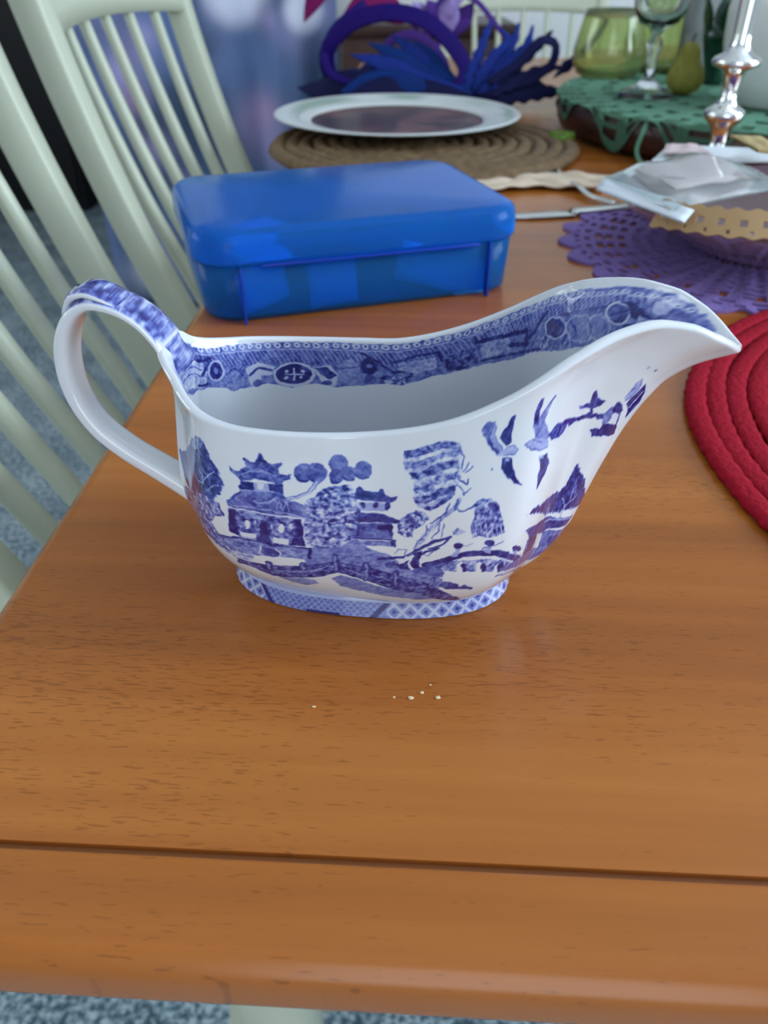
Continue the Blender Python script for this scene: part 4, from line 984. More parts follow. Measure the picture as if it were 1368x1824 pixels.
onp(quad_packet('film_pouch', ((.168, .470, .048), (.246, .500, .054), (.240, .628, .046), (.150, .560, .045)), .0016, 'clear_film', None, None, .011, crinkle=.0028, n=22), SP)
onp(quad_packet('header_strip', ((.143, .548, .041), (.150, .560, .0455), (.1800, .4640, .0490), (.171, .452, .0455)), .0010, 'packet_white', None, None, .0004), SP)
onp(quad_packet('contents', ((.180, .500, .0485), (.232, .515, .052), (.222, .580, .0475), (.172, .555, .0465)), .001, 'packet_pink', None, None, .0045), SP)
quad_packet('paper_envelope', ((.196, .610, .0450), (.300, .560, .0560), (.330, .640, .0470), (.235, .690, .0420)), .0012, 'packet_white', 'white paper envelope behind the clear packet at the pink bowl', 'envelope', .0015)
quad_packet('paper_slip', ((.207, .618, .0500), (.235, .600, .0535), (.238, .640, .0520), (.222, .660, .0480)), .0008, 'packet_pink', 'pale pink paper slip lying on the white envelope', 'paper', .001)
quad_packet('card_strip', ((.240, .535, .0670), (.254, .522, .0680), (.268, .600, .0640), (.250, .610, .0630)), .0016, 'tan_card', 'olive tan card strip sticking up beside the clear packet', 'card', .0006)
# tan lace trim with eyelets along the front of the bowl
lp = cr([(.166, .486, .0415), (.178, .468, .044), (.196, .452, .0455), (.216, .445, .0460), (.240, .443, .0460), (.270, .444, .0455)], 61)
W2 = .0105; nl, mw = 61, 9
side = np.cross(np.gradient(lp, axis=0), (0, 0, 1.)); side /= np.linalg.norm(side, axis=1, keepdims=True)
tilt = side * .55 + np.array([0, 0, -.85])
q = np.linspace(-1, 1, mw)
top = lp[:, None] + tilt[:, None] * (q[None, :, None] * W2 * (1 + .10 * np.sin(np.arange(nl) * 1.1))[:, None, None] * .75)
V, F = [], []
nrm = np.cross(np.gradient(lp, axis=0), tilt); nrm /= np.linalg.norm(nrm, axis=1, keepdims=True)
allp = np.concatenate([(top + nrm[:, None] * .0006).reshape(-1, 3), (top - nrm[:, None] * .0006).reshape(-1, 3)]) + np.array([0, 0, T]); NV = nl * mw
kp = np.ones((nl - 1, mw - 1), bool)
for i in range(nl - 1):
    if i % 6 in (2, 3): kp[i, 3:5] = False
    if i % 6 == 5: kp[i, 6] = False
for i in range(nl - 1):
    for j in range(mw - 1):
        if not kp[i, j]: continue
        a, b, c, d = i * mw + j, (i + 1) * mw + j, (i + 1) * mw + j + 1, i * mw + j + 1
        F += [(a, b, c, d), (a + NV, d + NV, c + NV, b + NV)]
        if j == 0 or not kp[i, j - 1]: F.append((a, a + NV, b + NV, b))
        if j == mw - 2 or not kp[i, j + 1]: F.append((d, c, c + NV, d + NV))
        if i == 0 or not kp[i - 1, j]: F.append((a, d, d + NV, a + NV))
        if i == nl - 2 or not kp[i + 1, j]: F.append((b, b + NV, c + NV, c))
o = mesh('lace_trim', allp, F, 'tan_lace', None, False); tag(o, 'tan lace trim with eyelet holes along the rim of the pink bowl', 'trim')

# ------------------------------------------------------------------ cutlery
def cutlery_spoon():
    r = empty('teaspoon', (.165, .745, T)); tag(r, 'silver teaspoon lying by the seagrass mat with its handle towards the purple doily', 'spoon')
    hp_ = cr([(.0, .0, .004), (.004, -.030, .006), (.010, -.060, .004), (.026, -.078, .0025)], 30)
    sweep('handle', hp_, (.9, .3, 0), np.linspace(.0022, .0045, 30), .0009, 'steel', r, m=10)
    th = np.linspace(0, 2 * pi, 28, endpoint=False); lv = [(0, .0008), (.5, .0012), (.85, .0035), (1.0, .0062), (.97, .0066), (.8, .0042), (.45, .0022), (0, .0018)]
    P = np.stack([np.stack([-.011 + s * (.011 * np.cos(th) * .8 - .006 * np.sin(th)), .028 + s * (.018 * np.sin(th) + .004 * np.cos(th)), np.full(28, z)], -1) for s, z in lv], 1)
    grid_mesh('spoon_bowl', P, 'steel', r, closed_u=True)
cutlery_spoon()
KN = empty('table_knife', (.150, .632, T)); tag(KN, 'silver table knife half hidden between the blue box and the purple doily', 'knife')
sweep('blade', cr([(-.055, -.004, .002), (-.02, .002, .002), (.000, .006, .002)], 16), (-.2, 1, 0), np.interp(np.linspace(0, 1, 16), [0, .3, 1], [.003, .008, .0085]), .0008, 'steel', KN, m=8)
sweep('handle', cr([(.000, .006, .0028), (.030, .013, .0032), (.058, .024, .0032)], 16), (-.25, 1, 0), np.linspace(.0048, .0062, 16), .0026, 'steel', KN, m=12)

# ------------------------------------------------------------------ tray with doily and glassware
TR = empty('round_tray', (.46, .987, T)); tag(TR, 'round dark red wooden tray on low feet holding glasses and green doily', 'tray')
lathe('tray_board', [(0, .004), (.240, .004), (.252, .006), (.256, .014), (.2575, .024), (.256, .034), (.250, .0375), (.244, .0365), (0, .0365)], 'dark_red_wood', TR, 96)
for a in (.6, 2.2, 3.75, 5.3): lathe('tray_foot', [(0, 0), (.014, 0), (.017, .002), (.015, .0045), (0, .0045)], 'dark_red_wood', TR, 20, (.17 * math.cos(a), .17 * math.sin(a), 0))
green_rings = [(.05, 0, 0), (.3, 0, 0), (.36, 6, 3), (.5, 0, 0), (.56, 6, 3), (.68, 0, 0), (.73, 6, 3), (.80, 0, 0), (.84, 5, 2), (.852, 0, 0), (.875, 5, 3), (.888, 0, 0), (.915, 5, 3), (.928, 0, 0), (.955, 5, 3), (.968, 0, 0), (1.005, 5, 3), (1.03, 0, 0)]
def drape(P, th):
    Q = P.copy(); r = np.linalg.norm(P[..., :2], axis=-1) / .282
    dg = np.degrees(th)
    flap = sum(h * np.exp(-(((dg - a0 + 180) % 360 - 180) / w) ** 4) for a0, w, h in ((208.5, 6.5, .030), (229.5, 7.0, .030), (185, 5, .018), (160, 7, .02), (255, 6, .018), (130, 7, .02), (95, 8, .02), (60, 7, .018), (25, 8, .02), (290, 7, .02), (325, 8, .02)))
    L = (.012 + flap)[:, None]
    t_ = np.clip((r - .84) / (1.03 - .84), 0, None)
    flat = np.minimum(r / .84, 1) * .240; out = t_ * (L + .006)
    edge = flat + np.minimum(out, .0195); over = np.clip(out - .0195, 0, None)
    Q[..., 0] = edge * np.cos(th)[:, None]; Q[..., 1] = edge * np.sin(th)[:, None]
    Q[..., 2] = .0016 + .0005 * np.sin(th * 13)[:, None] * (r > .5) - over
    return Q
GD = doily('crochet_doily', (.46, .987, T + .0378), .282, 'green_crochet', 'sage green crocheted doily draped over the edge of the dark tray', green_rings, 240, .05, drop=drape, scallops=30)
# long tie of the doily hanging to the table
sweep_path = cr([(.262, .840, .0385), (.252, .822, .030), (.247, .815, .012), (.252, .806, .003), (.262, .795, .0022), (.270, .786, .002)], 30) + np.array([0, 0, T])
cord_ = sweep('tie_cord', sweep_path, (1, .3, 0), .0022, .0013, 'green_crochet', GD); cord_.matrix_parent_inverse = Matrix.Translation(-GD.location)
ZT = T + .0400
def glassware(name, loc, prof, mat, label, cat_, n=48):
    o = lathe(name, prof, mat, None, n); o.location = loc; return tag(o, label, cat_)
tum = [(0, 0), (.034, 0), (.040, .003), (.0455, .015), (.0462, .028), (.043, .046), (.0385, .064), (.0365, .0735), (.0352, .0735), (.0372, .063), (.0415, .046), (.0445, .028), (.0435, .016), (.037, .006), (0, .005)]
glassware('glass_tumbler', (.291, 1.152, ZT), tum, 'green_glass', 'iridescent green glass tumbler at the left end of the tray, in front of its twin', 'tumbler')
tum2 = [(r * .95, z * 1.25) for r, z in tum]
glassware('glass_tumbler', (.368, 1.205, ZT), tum2, 'green_glass', 'taller iridescent green glass tumbler behind the first one on the tray', 'tumbler')
gob = [(0, 0), (.031, 0), (.0325, .002), (.028, .006), (.012, .012), (.0058, .020), (.0052, .035), (.0062, .045), (.0090, .052), (.0050, .058), (.008, .064), (.020, .070), (.028, .082), (.031, .100), (.0325, .125), (.0312, .125), (.0296, .100), (.0266, .083), (.018, .0725), (0, .069)]
GO = empty('crystal_goblet', (.292, .968, ZT)); tag(GO, 'clear crystal goblet with wide foot on the tray in front of the green tumblers', 'goblet')
lathe('goblet_foot', [(r * 1.0, z) for r, z in gob[:6]] + [(0, .020)], 'clear_glass', GO, 12)
lathe('goblet_stem', [(0, .0195), (.0058, .0195), (.0052, .035), (.0062, .045), (.0090, .052), (.0050, .058), (.008, .0645), (0, .0645)], 'clear_glass', GO, 10)
lathe('goblet_bowl', [(0, .064)] + gob[10:], 'clear_glass', GO, 12)
glassware('straight_glass', (.405, 1.165, ZT), [(0, 0), (.0205, 0), (.0215, .003), (.0225, .095), (.0212, .095), (.0200, .006), (0, .005)], 'grey_glass', 'plain straight grey tinted glass on the tray beyond the yellow green pear', 'glass', 40)
PE = empty('pear_ornament', (.338, .985, ZT)); tag(PE, 'small olive yellow pear ornament on the green doily', 'ornament')
lathe('pear_body', [(0, 0), (.008, .0005), (.017, .006), (.0205, .015), (.0190, .024), (.0140, .032), (.0118, .038), (.0105, .045), (.006, .0505), (0, .0515)], 'olive_moss', PE, 32)
sweep('stalk', cr([(0, 0, .050), (.001, .001, .055), (.003, .001, .059)], 8), (1, 0, 0), .0011, .0011, 'dark_red_wood', PE, m=8)
VG = empty('tulip_vase', (.402, 1.075, ZT)); tag(VG, 'dark green glass vase with pointed petal rim on the tray', 'vase')
lathe('vase_body', [(0, 0), (.012, 0), (.014, .003), (.011, .012), (.016, .03), (.021, .048), (.022, .06), (.0205, .06), (.019, .048), (.013, .03), (0, .02)], 'dark_green_glass', VG, 32)
for k in range(6):
    a = k * pi / 3 + .3; c, s = math.cos(a), math.sin(a)
    strip('petal', [(c * .020, s * .020, .052), (c * .022, s * .022, .065), (c * .025, s * .025, .078), (c * .029, s * .029, .090)], .019, 'dark_green_glass', VG, up=(c, s, 0), n=14, thick=.0011)
WV = empty('white_vase', (.412, .905, ZT)); tag(WV, 'large round white china vase on the tray beside the silver candlestick', 'vase')
lathe('vase_body', [(0, 0), (.040, 0), (.046, .004), (.058, .025), (.066, .055), (.068, .085), (.063, .115), (.050, .140), (.036, .155), (.032, .170), (.038, .185), (.0355, .1855), (.029, .171), (.033, .154), (.046, .138), (.058, .114), (.063, .085), (.061, .056), (.053, .027), (0, .012)], 'white_china', WV, 64)
for s in (-1, 1):
    sweep('vase_handle', cr([(s * .060, 0, .118), (s * .082, 0, .128), (s * .086, 0, .150), (s * .062, 0, .168), (s * .034, 0, .166)], 28), (0, 1, 0), .0065, .004, 'white_china', WV, m=10)
o = box('teal_card', (-.028, -.0015, 0), (.028, .0015, .120), 'teal_card'); o.location = (.455, 1.170, ZT); o.rotation_euler = (-.05, 0, -.2); tag(o, 'teal card standing behind the dark green vase on the tray', 'card')
LB = lathe('lime_bowl', [(0, 0), (.007, 0), (.011, .003), (.013, .010), (.0132, .015), (.0125, .015), (.012, .010), (.009, .004), (0, .003)], 'lime_glass', None, 36); LB.location = (.190, .900, T); tag(LB, 'small lime green glass dish on the table beside the dark tray', 'dish')
# mint coloured doily edge on the right of the tray
for k, (x, y) in enumerate(((.372, .772), (.384, .766), (.397, .762), (.410, .760))):
    bm = bmesh.new(); bmesh.ops.create_uvsphere(bm, u_segments=12, v_segments=8, radius=.0078)
    for v in bm.verts: v.co.z *= .75; v.co *= 1 + .12 * math.sin(v.co.x * 1500) * math.sin(v.co.y * 1300)
    me = bpy.data.meshes.new('crochet_bobble'); bm.to_mesh(me); bm.free(); me.polygons.foreach_set('use_smooth', np.ones(len(me.polygons), bool))
    o = link('crochet_bobble', me, 'mint_crochet'); o.location = (x, y, T + .0425); tag(o, 'mint green crochet bobble on the tray edge beside the silver candlestick', 'bobble', 'mint crochet bobbles')

# silver candlestick
CS = empty('candlestick', (.2960, .745, T)); tag(CS, 'tall polished silver candlestick with ringed stem in front of the tray', 'candlestick')
k = .745 / .84
zc = lambda zz: zz
prof = [(0, 0), (.028, 0), (.029, .003), (.027, .006), (.019, .012), (.011, .022), (.0075, .032), (.0072, .040), (.0095, .047), (.0150, .052), (.0175, .056), (.0160, .060), (.0095, .064), (.0068, .069), (.0064, .077), (.0085, .086), (.0105, .090), (.0190, .0935), (.0200, .0965), (.0180, .0995), (.0105, .103), (.0090, .107), (.0078, .110), (.0075, .118), (.0085, .150), (.0100, .190), (.0110, .215), (.0155, .222), (.0165, .228), (.0120, .236), (.0130, .255), (.0190, .262), (.0185, .266), (.010, .266), (.010, .246), (0, .246)]
lathe('candlestick_stem', prof[12:28], 'silver', CS, 48)
lathe('candlestick_base', prof[:13] + [(0, .064)], 'silver', CS, 48)
lathe('candle_cup', [(0, .221)] + prof[27:], 'silver', CS, 48)

# ------------------------------------------------------------------ hat decorations behind the plate
BLUE = [('ribbon_loop', 'ribbon', 0.021, 'violet_ribbon', [(-0.034, 1.2, 0.02), (-0.072, 1.192, 0.035), (-0.076, 1.185, 0.062), (-0.052, 1.178, 0.091), (-0.003, 1.17, 0.108), (0.051, 1.162, 0.101), (0.088, 1.155, 0.074), (0.107, 1.148, 0.044), (0.094, 1.14, 0.02)]),
    ('ribbon_loop', 'ribbon', 0.01, 'violet_ribbon', [(-0.033, 1.16, 0.029), (-0.072, 1.172, 0.042), (-0.079, 1.184, 0.062), (-0.07, 1.196, 0.084), (-0.049, 1.208, 0.102), (-0.025, 1.22, 0.117)]),
    ('ribbon_loop', 'ribbon', 0.012, 'purple_petal', [(-0.011, 1.22, 0.042), (0.012, 1.216, 0.075), (0.038, 1.212, 0.081), (0.069, 1.208, 0.065), (0.085, 1.204, 0.037), (0.074, 1.2, 0.02)]),
    ('leaf', 'leaf', 0.03, 'navy_feather', [(-0.018, 1.16, 0.036), (-0.056, 1.17, 0.029), (-0.087, 1.18, 0.02), (-0.105, 1.19, 0.02), (-0.119, 1.2, 0.02)]),
    ('leaf', 'leaf', 0.026, 'blue_sinamay', [(0.114, 1.13, 0.02), (0.052, 1.151, 0.021), (-0.012, 1.173, 0.037), (-0.067, 1.194, 0.04)]),
    ('leaf', 'leaf', 0.03, 'royal_feather', [(0.114, 1.134, 0.02), (0.059, 1.146, 0.027), (0.004, 1.158, 0.051), (-0.044, 1.17, 0.062)]),
    ('leaf', 'leaf', 0.028, 'blue_sinamay', [(0.114, 1.138, 0.02), (0.067, 1.151, 0.03), (0.019, 1.163, 0.06), (-0.021, 1.176, 0.075)]),
    ('leaf', 'leaf', 0.026, 'royal_feather', [(0.115, 1.142, 0.02), (0.077, 1.155, 0.032), (0.04, 1.169, 0.065), (0.008, 1.182, 0.084)]),
    ('leaf', 'leaf', 0.024, 'blue_sinamay', [(0.114, 1.13, 0.02), (0.087, 1.149, 0.031), (0.06, 1.169, 0.061), (0.038, 1.188, 0.077)]),
    ('leaf', 'leaf', 0.034, 'blue_sinamay', [(0.114, 1.134, 0.02), (0.063, 1.154, 0.02), (0.012, 1.174, 0.032), (-0.034, 1.194, 0.032)]),
    ('leaf', 'leaf', 0.036, 'blue_sinamay', [(0.114, 1.138, 0.02), (0.076, 1.149, 0.024), (0.037, 1.159, 0.045), (0.004, 1.17, 0.053)]),
    ('leaf', 'leaf', 0.04, 'navy_feather', [(-0.046, 1.12, 0.02), (0.004, 1.123, 0.024), (0.055, 1.127, 0.022), (0.115, 1.13, 0.02)]),
    ('leaf', 'leaf', 0.034, 'blue_sinamay', [(-0.054, 1.125, 0.024), (-0.01, 1.127, 0.033), (0.033, 1.128, 0.032), (0.078, 1.13, 0.02)]),
    ('leaf', 'leaf', 0.03, 'navy_feather', [(-0.033, 1.15, 0.02), (-0.021, 1.157, 0.036), (-0.014, 1.163, 0.052), (-0.018, 1.17, 0.064)]),
    ('feather', 'feather', 0.03, 'navy_feather', [(0.115, 1.14, 0.02), (0.158, 1.15, 0.043), (0.194, 1.16, 0.068), (0.218, 1.17, 0.089)]),
    ('feather', 'feather', 0.03, 'navy_feather', [(0.123, 1.14, 0.02), (0.174, 1.15, 0.034), (0.211, 1.16, 0.046), (0.235, 1.17, 0.048)]),
    ('feather', 'feather', 0.04, 'navy_feather', [(0.123, 1.14, 0.02), (0.176, 1.15, 0.02), (0.217, 1.16, 0.02), (0.244, 1.17, 0.02)]),
    ('feather', 'feather', 0.024, 'royal_feather', [(0.108, 1.14, 0.022), (0.118, 1.15, 0.05), (0.128, 1.16, 0.077), (0.138, 1.17, 0.101)]),
    ('feather', 'feather', 0.026, 'royal_feather', [(0.115, 1.14, 0.022), (0.143, 1.15, 0.05), (0.166, 1.16, 0.074), (0.174, 1.17, 0.098)]),
    ('feather', 'feather', 0.026, 'royal_feather', [(0.123, 1.14, 0.02), (0.158, 1.15, 0.05), (0.186, 1.16, 0.077), (0.192, 1.17, 0.095)]),
    ('feather', 'feather', 0.045, 'navy_feather', [(0.108, 1.14, 0.02), (0.147, 1.15, 0.02), (0.187, 1.16, 0.02), (0.223, 1.17, 0.02)]),
    ('feather', 'feather', 0.045, 'navy_feather', [(0.101, 1.14, 0.02), (0.137, 1.15, 0.03), (0.183, 1.16, 0.029), (0.227, 1.17, 0.021)]),
    ('feather', 'feather', 0.022, 'royal_feather', [(0.118, 1.14, 0.025), (0.142, 1.15, 0.062), (0.16, 1.16, 0.08), (0.149, 1.17, 0.092)]),
    ('ribbon_loop', 'ribbon', 0.011, 'navy_feather', [(0.135, 1.13, 0.033), (0.173, 1.133, 0.057), (0.203, 1.137, 0.081), (0.217, 1.14, 0.077), (0.218, 1.143, 0.057), (0.202, 1.147, 0.041), (0.16, 1.15, 0.024)]),
    ('feather', 'feather', 0.018, 'navy_feather', [(0.235, 1.22, 0.029), (0.275, 1.23, 0.062), (0.3, 1.24, 0.09), (0.311, 1.25, 0.111)])]
PURP = [('petal', 'leaf', 0.04, 'magenta_petal', [(0.03, 1.34, 0.087), (0.005, 1.337, 0.105), (-0.028, 1.333, 0.11), (-0.06, 1.33, 0.096)]),
    ('petal', 'leaf', 0.03, 'magenta_petal', [(-0.067, 1.34, 0.161), (-0.088, 1.337, 0.135), (-0.105, 1.333, 0.109), (-0.117, 1.33, 0.088)]),
    ('petal', 'leaf', 0.035, 'magenta_petal', [(0.013, 1.34, 0.094), (-0.011, 1.34, 0.122), (-0.035, 1.34, 0.142)]),
    ('petal', 'leaf', 0.032, 'purple_petal', [(0.072, 1.35, 0.073), (0.075, 1.345, 0.094), (0.062, 1.34, 0.115)]),
    ('petal', 'leaf', 0.032, 'lilac_petal', [(0.081, 1.35, 0.073), (0.096, 1.345, 0.094), (0.098, 1.34, 0.118)]),
    ('petal', 'leaf', 0.032, 'purple_petal', [(0.089, 1.35, 0.076), (0.117, 1.345, 0.094), (0.131, 1.34, 0.112)]),
    ('petal', 'leaf', 0.032, 'lilac_petal', [(0.076, 1.35, 0.073), (0.087, 1.345, 0.101), (0.119, 1.34, 0.122)]),
    ('petal', 'leaf', 0.032, 'purple_petal', [(0.089, 1.35, 0.069), (0.109, 1.345, 0.084), (0.129, 1.34, 0.087)]),
    ('petal', 'leaf', 0.032, 'lilac_petal', [(0.072, 1.35, 0.076), (0.054, 1.345, 0.098), (0.042, 1.34, 0.112)]),
    ('ribbon_loop', 'ribbon', 0.008, 'purple_petal', [(0.075, 1.35, 0.02), (0.064, 1.346, 0.073), (0.094, 1.342, 0.122), (0.131, 1.338, 0.115), (0.161, 1.334, 0.088), (0.184, 1.33, 0.064)]),
    ('stem', 'ribbon', 0.007, 'purple_petal', [(0.067, 1.35, 0.02), (0.061, 1.348, 0.029), (0.051, 1.346, 0.073), (0.03, 1.344, 0.101), (-0.036, 1.342, 0.135), (-0.067, 1.34, 0.165)]),
    ('stem', 'ribbon', 0.006, 'purple_petal', [(0.067, 1.35, 0.02), (0.078, 1.35, 0.029), (0.081, 1.35, 0.073)])]
FA = empty('fascinator', (.06, 1.17, T)); tag(FA, 'royal blue and navy feather fascinator with violet ribbon loop behind the dinner plate', 'fascinator')
FB = empty('fascinator', (.02, 1.345, T)); tag(FB, 'purple fabric flower spray with magenta petals rising behind the blue feathers', 'fascinator')
for root, data in ((FA, BLUE), (FB, PURP)):
    L = np.array((root.location.x, root.location.y, 0))
    for nm, shape, w, mat, pts in data:
        strip(nm, np.array(pts) - L, w, mat, root, up=(.1, -1, .35), n=30, thick=.0012 if shape != 'ribbon' else .0009, shape=shape, m=8)
lathe('base_disc', [(0, 0), (.048, 0), (.050, .003), (.045, .009), (.028, .016), (0, .019)], 'blue_sinamay', FA, 40, (.01, .01, 0))
lathe('comb_base', [(0, 0), (.035, 0), (.037, .003), (.022, .014), (.010, .022), (0, .024)], 'purple_petal', FB, 32, (.047, .005, 0))

# ------------------------------------------------------------------ dining chairs
def chair(loc, yaw, label, low=0.0):
    """faces +x; origin on the floor below the back edge of the seat"""
    R = empty('dining_chair', loc, yaw); tag(R, label, 'chair', 'cream dining chairs')
    hw = .165
    prof = [(.000, .44), (-.010, .50), (-.034, .58), (-.062, .65), (-.087, .71), (-.107, .77), (-.124, .83), (-.138, .89), (-.150, .95), (-.156, .985)]
    prof = [(x, .44 + (z - .44) * (1 - low)) for x, z in prof]
    for s in (-1, 1):
        sweep('back_post', cr([(x, s * hw * (1 + .004 * k), z) for k, (x, z) in enumerate(prof)], 40), (1, 0, .3), .0130, .0125, 'cream_paint', R, m=16, p=6)
        lp_ = cr([(.000, s * hw, .45), (-.004, s * hw, .30), (-.020, s * hw, .15), (-.045, s * hw, .0)], 20)
        sweep('back_leg', lp_, (1, 0, .1), np.linspace(.0145, .012, 20), np.linspace(.0125, .011, 20), 'cream_paint', R, m=12, p=5)
        lathe('front_leg', [(0, 0), (.012, 0), (.014, .05), (.018, .30), (.0195, .43), (0, .43)], 'cream_paint', R, 20, (.335, s * (hw - .018), 0))
        sweep('side_stretcher', [( -.008, s * hw, .20), (.17, s * (hw - .009), .20), (.335, s * (hw - .018), .20)], (0, 1, 0), .009, .009, 'cream_paint', R, m=10, p=2)
    px = lambda z: np.interp(z, [p[1] for p in prof], [p[0] for p in prof])
    zb, zt = .44 + (.866 - .44) * (1 - low), .44 + (.99 - .44) * (1 - low)
    n = 28; y = np.linspace(-1, 1, n)
    zs = np.linspace(0, 1, 9)
    top = []
    for yy in y:
        bow = -.022 * (1 - yy ** 2); ba = zb + .006 * (1 - yy ** 2); ta = zt + .018 * (1 - yy ** 2) - .008
        f = [(px(ba + (ta - ba) * q) + bow + .010, yy * (hw - .004) * 1.03, ba + (ta - ba) * q) for q in zs]
        b = [(x - .020, y_, z) for x, y_, z in f][::-1]
        top.append(f + b)
    grid_mesh('crest_rail', np.array(top), 'cream_paint', R, closed_v=True)
    for k in range(5):
        yy = (k + 1) / 6 * 2 - 1
        pts = [(px(z) * 1.0 - .022 * (1 - yy ** 2) * ((z - .44) / .45) + .002, yy * hw * (.86 + .14 * (z - .44) / .45), z) for z in np.linspace(.445, zb + .012, 9)]
        sweep('spindle', cr(pts, 24), (0, 1, 0), np.interp(np.linspace(0, 1, 24), [0, .45, 1], [.0056, .0076, .0052]), np.interp(np.linspace(0, 1, 24), [0, .45, 1], [.0056, .0076, .0052]), 'cream_paint', R, m=12, p=2)
    th = rrect(.180, .165, .04, 8)
    lv = [(.93, .418), (.985, .421), (1, .430), (.99, .440), (.96, .446), (.5, .440)]
    P = np.stack([np.c_[th[:, 0] * s + .168, th[:, 1] * s * .95, np.full(len(th), z)] for s, z in lv], 1)
    grid_mesh('seat', P, 'cream_paint', R, closed_u=True, caps=((0, np.array([.18, 0, .418]), False), (-1, np.array([.18, 0, .436]), True)))
    return R
chair((-.120, .440, 0), math.radians(6), 'cream spindle back chair at the table side beside the gravy boat handle')
chair((-.118, .866, 0), math.radians(-6), 'cream spindle back chair at the table side behind the blue box')
chair((.305, 1.86, 0), math.radians(-90), 'cream spindle back chair at the far end of the table, behind the green tumblers', .13)

# ------------------------------------------------------------------ curtain with blurred flower print
nx, nzc = 220, 200
cx = np.linspace(-.835, -.125, nx); cz = np.linspace(.015, 2.16, nzc)
CX, CZ = np.meshgrid(cx, cz, indexing='ij')
fold = .018 * np.sin((CX + .02 * np.sin(CZ * 2)) * 33) + .005 * np.sin(CX * 71 + CZ * 1.5)
front = np.stack([CX, 2.395 + fold, CZ], -1); back = front + np.array([0, .003, 0])
crng = np.random.default_rng(21)
base = np.array((.10, .165, .33)); slate = np.array((.030, .05, .075)); lil = np.array((.36, .33, .58)); wht = np.array((.74, .76, .90)); pnk = np.array((.42, .27, .42))
ccol = np.empty(CX.shape + (3,)); ccol[:] = base
def blob(x, z, r, c, a=1.0, e=2.0):
    global ccol
    m = a * np.exp(-(((CX - x) ** 2 + (CZ - z) ** 2) / r ** 2) ** (e / 2))
    ccol = ccol * (1 - m[..., None]) + c * m[..., None]
for _ in range(60): blob(crng.uniform(-.84, -.12), crng.uniform(0, 2.2), crng.uniform(.04, .11), slate, crng.uniform(.3, .8))
for _ in range(46): blob(crng.uniform(-.84, -.12), crng.uniform(0, 2.2), crng.uniform(.03, .08), lil, crng.uniform(.3, .9))
for _ in range(14): blob(crng.uniform(-.84, -.12), crng.uniform(.95, 2.2), crng.uniform(.04, .07), wht, .9, 4)
for (x, z, r, c, a) in ((-.486, -.042, .05, slate, .9), (-.465, -.149, .05, slate, .9), (-.449, -.277, .08, slate, .8), (-.40, -.10, .07, base, .8), (-.30, -.08, .09, base * 1.2, .9), (-.718, -.094, .05, lil, .9), (-.69, -.16, .04, pnk, .7), (-.343, -.195, .055, (lil + pnk) / 2, .9), (-.65, -.28, .05, lil, .6), (-.733, -.64, .06, wht, .8), (-.737, -.51, .05, pnk, .6), (-.76, -.42, .05, base, .7), (-.714, -.76, .06, slate, .9)):
    blob(x, T + z, r, c, a)
blob(-.212, T + .047, .050, wht, 1, 5); blob(-.385, T + .10, .085, wht * .9, 1, 5); blob(-.302, T + .03, .03, lil, .6)
CU = empty('floral_curtain', (0, 0, 0)); tag(CU, 'long blue curtain with blurred lilac and white flower print behind the chairs', 'curtain')
P = np.concatenate([front, back[:, ::-1]], 1); C2 = np.concatenate([ccol, ccol[:, ::-1]], 1)
grid_mesh('curtain_cloth', P, 'printed_cloth', CU, closed_v=True, col=C2)
sweep('curtain_rod', [(-.86, 2.395, 2.185), (-.4, 2.395, 2.185), (-.06, 2.395, 2.185)], (0, 1, 0), .011, .011, 'brass', CU, m=12, p=2)
for x in (-.80, -.12): box('rod_bracket', (x - .008, 2.395, 2.178), (x + .008, YB + .004, 2.192), 'brass', CU)
for k in range(9):
    th = np.linspace(0, 2 * pi, 20, endpoint=False); x = -.80 + k * .083
    P = np.array([[(x + .002 * math.cos(b), 2.395 + (.018 + .002 * math.sin(b)) * math.cos(a), 2.172 + (.018 + .002 * math.sin(b)) * math.sin(a)) for b in np.linspace(0, 2 * pi, 6, endpoint=False)] for a in th])
    grid_mesh('curtain_ring', P, 'brass', CU, closed_u=True, closed_v=True)

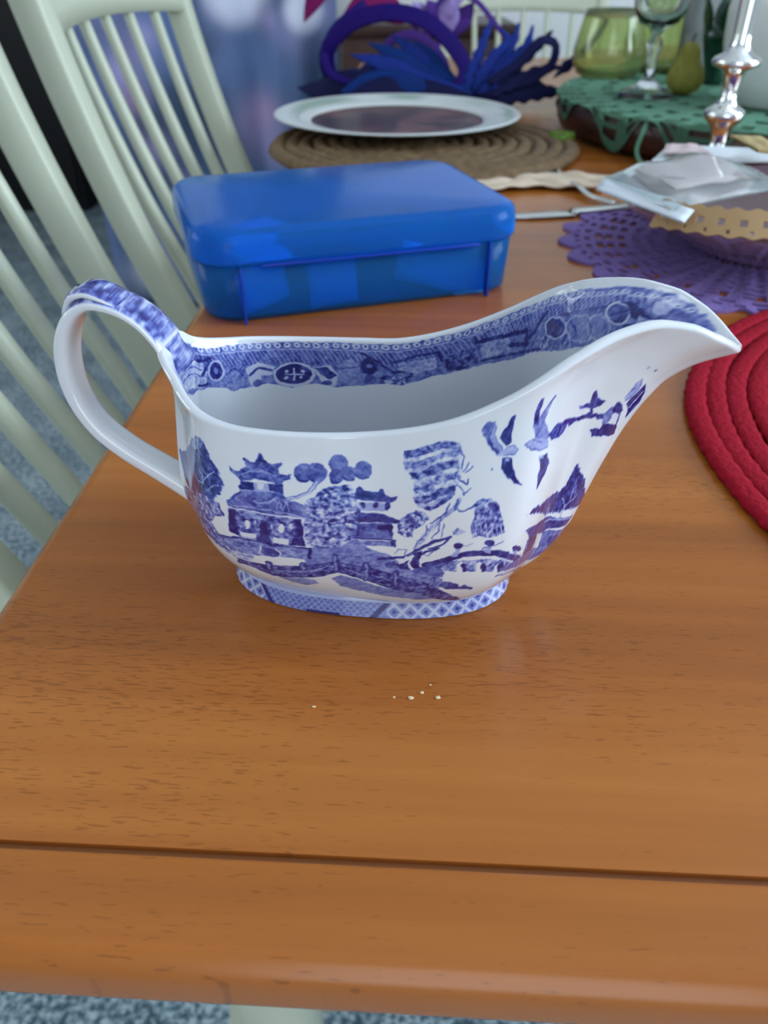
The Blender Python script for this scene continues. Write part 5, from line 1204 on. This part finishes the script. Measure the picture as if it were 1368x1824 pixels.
# ------------------------------------------------------------------ furniture at the back
SB = empty('sideboard', (.10, 2.27, 0)); tag(SB, 'dark red wooden sideboard against the wall behind the feathers', 'sideboard')
box('carcass', (-.20, -.14, .08), (.20, .17, .76), 'dark_red_wood', SB, .003)
box('sideboard_top', (-.215, -.155, .76), (.215, .18, .785), 'dark_red_wood', SB, .004)
for s in (-1, 1):
    d = box('door', (s * .1 - .092, -.152, .12), (s * .1 + .092, -.14, .72), 'dark_red_wood', SB, .002)
    lathe('knob', [(0, 0), (.008, 0), (.011, .008), (.007, .014), (0, .015)], 'brass', d, 16, (s * .025, -.152, .44))
    for yy in (-.12, .15): lathe('foot', [(0, 0), (.018, 0), (.022, .04), (.018, .081), (0, .081)], 'dark_red_wood', SB, 16, (s * .17, yy, 0))
for ch in SB.children:
    for kn in ch.children: pass
CB = empty('tall_cupboard', (-1.92, 3.72, 0)); tag(CB, 'tall black cupboard standing in the dark alcove behind the chairs', 'cupboard')
box('carcass', (-.62, -.20, 0), (.62, .26, 2.05), 'black_lacquer', CB, .003)
for s in (-1, 1):
    d = box('door', (s * .305 - .300, -.222, .06), (s * .305 + .300, -.2, 2.0), 'black_lacquer', CB, .003)
    box('handle', (s * .04 - .006, -.242, .95), (s * .04 + .006, -.222, 1.15), 'steel', d, .002)

# ------------------------------------------------------------------ warm pendant lamp over the room behind the viewer
PD = empty('pendant_lamp', (-1.75, 1.35, H - .45)); tag(PD, 'cream pendant lamp with warm lit bulb hanging from the ceiling', 'lamp')
sweep('cord', [(0, 0, .45), (0, 0, 0), (0, 0, -.36)], (1, 0, 0), .003, .003, 'black_lacquer', PD, m=8, p=2)
lathe('lamp_shade', [(.022, -.35), (.06, -.37), (.12, -.44), (.15, -.50), (.147, -.50), (.117, -.442), (.058, -.374), (.020, -.355)], 'cream_paint', PD, 40)
lathe('bulb', [(0, -.36), (.012, -.37), (.015, -.395), (.030, -.43), (.034, -.455), (.026, -.48), (0, -.49)], 'lit_bulb', PD, 24)
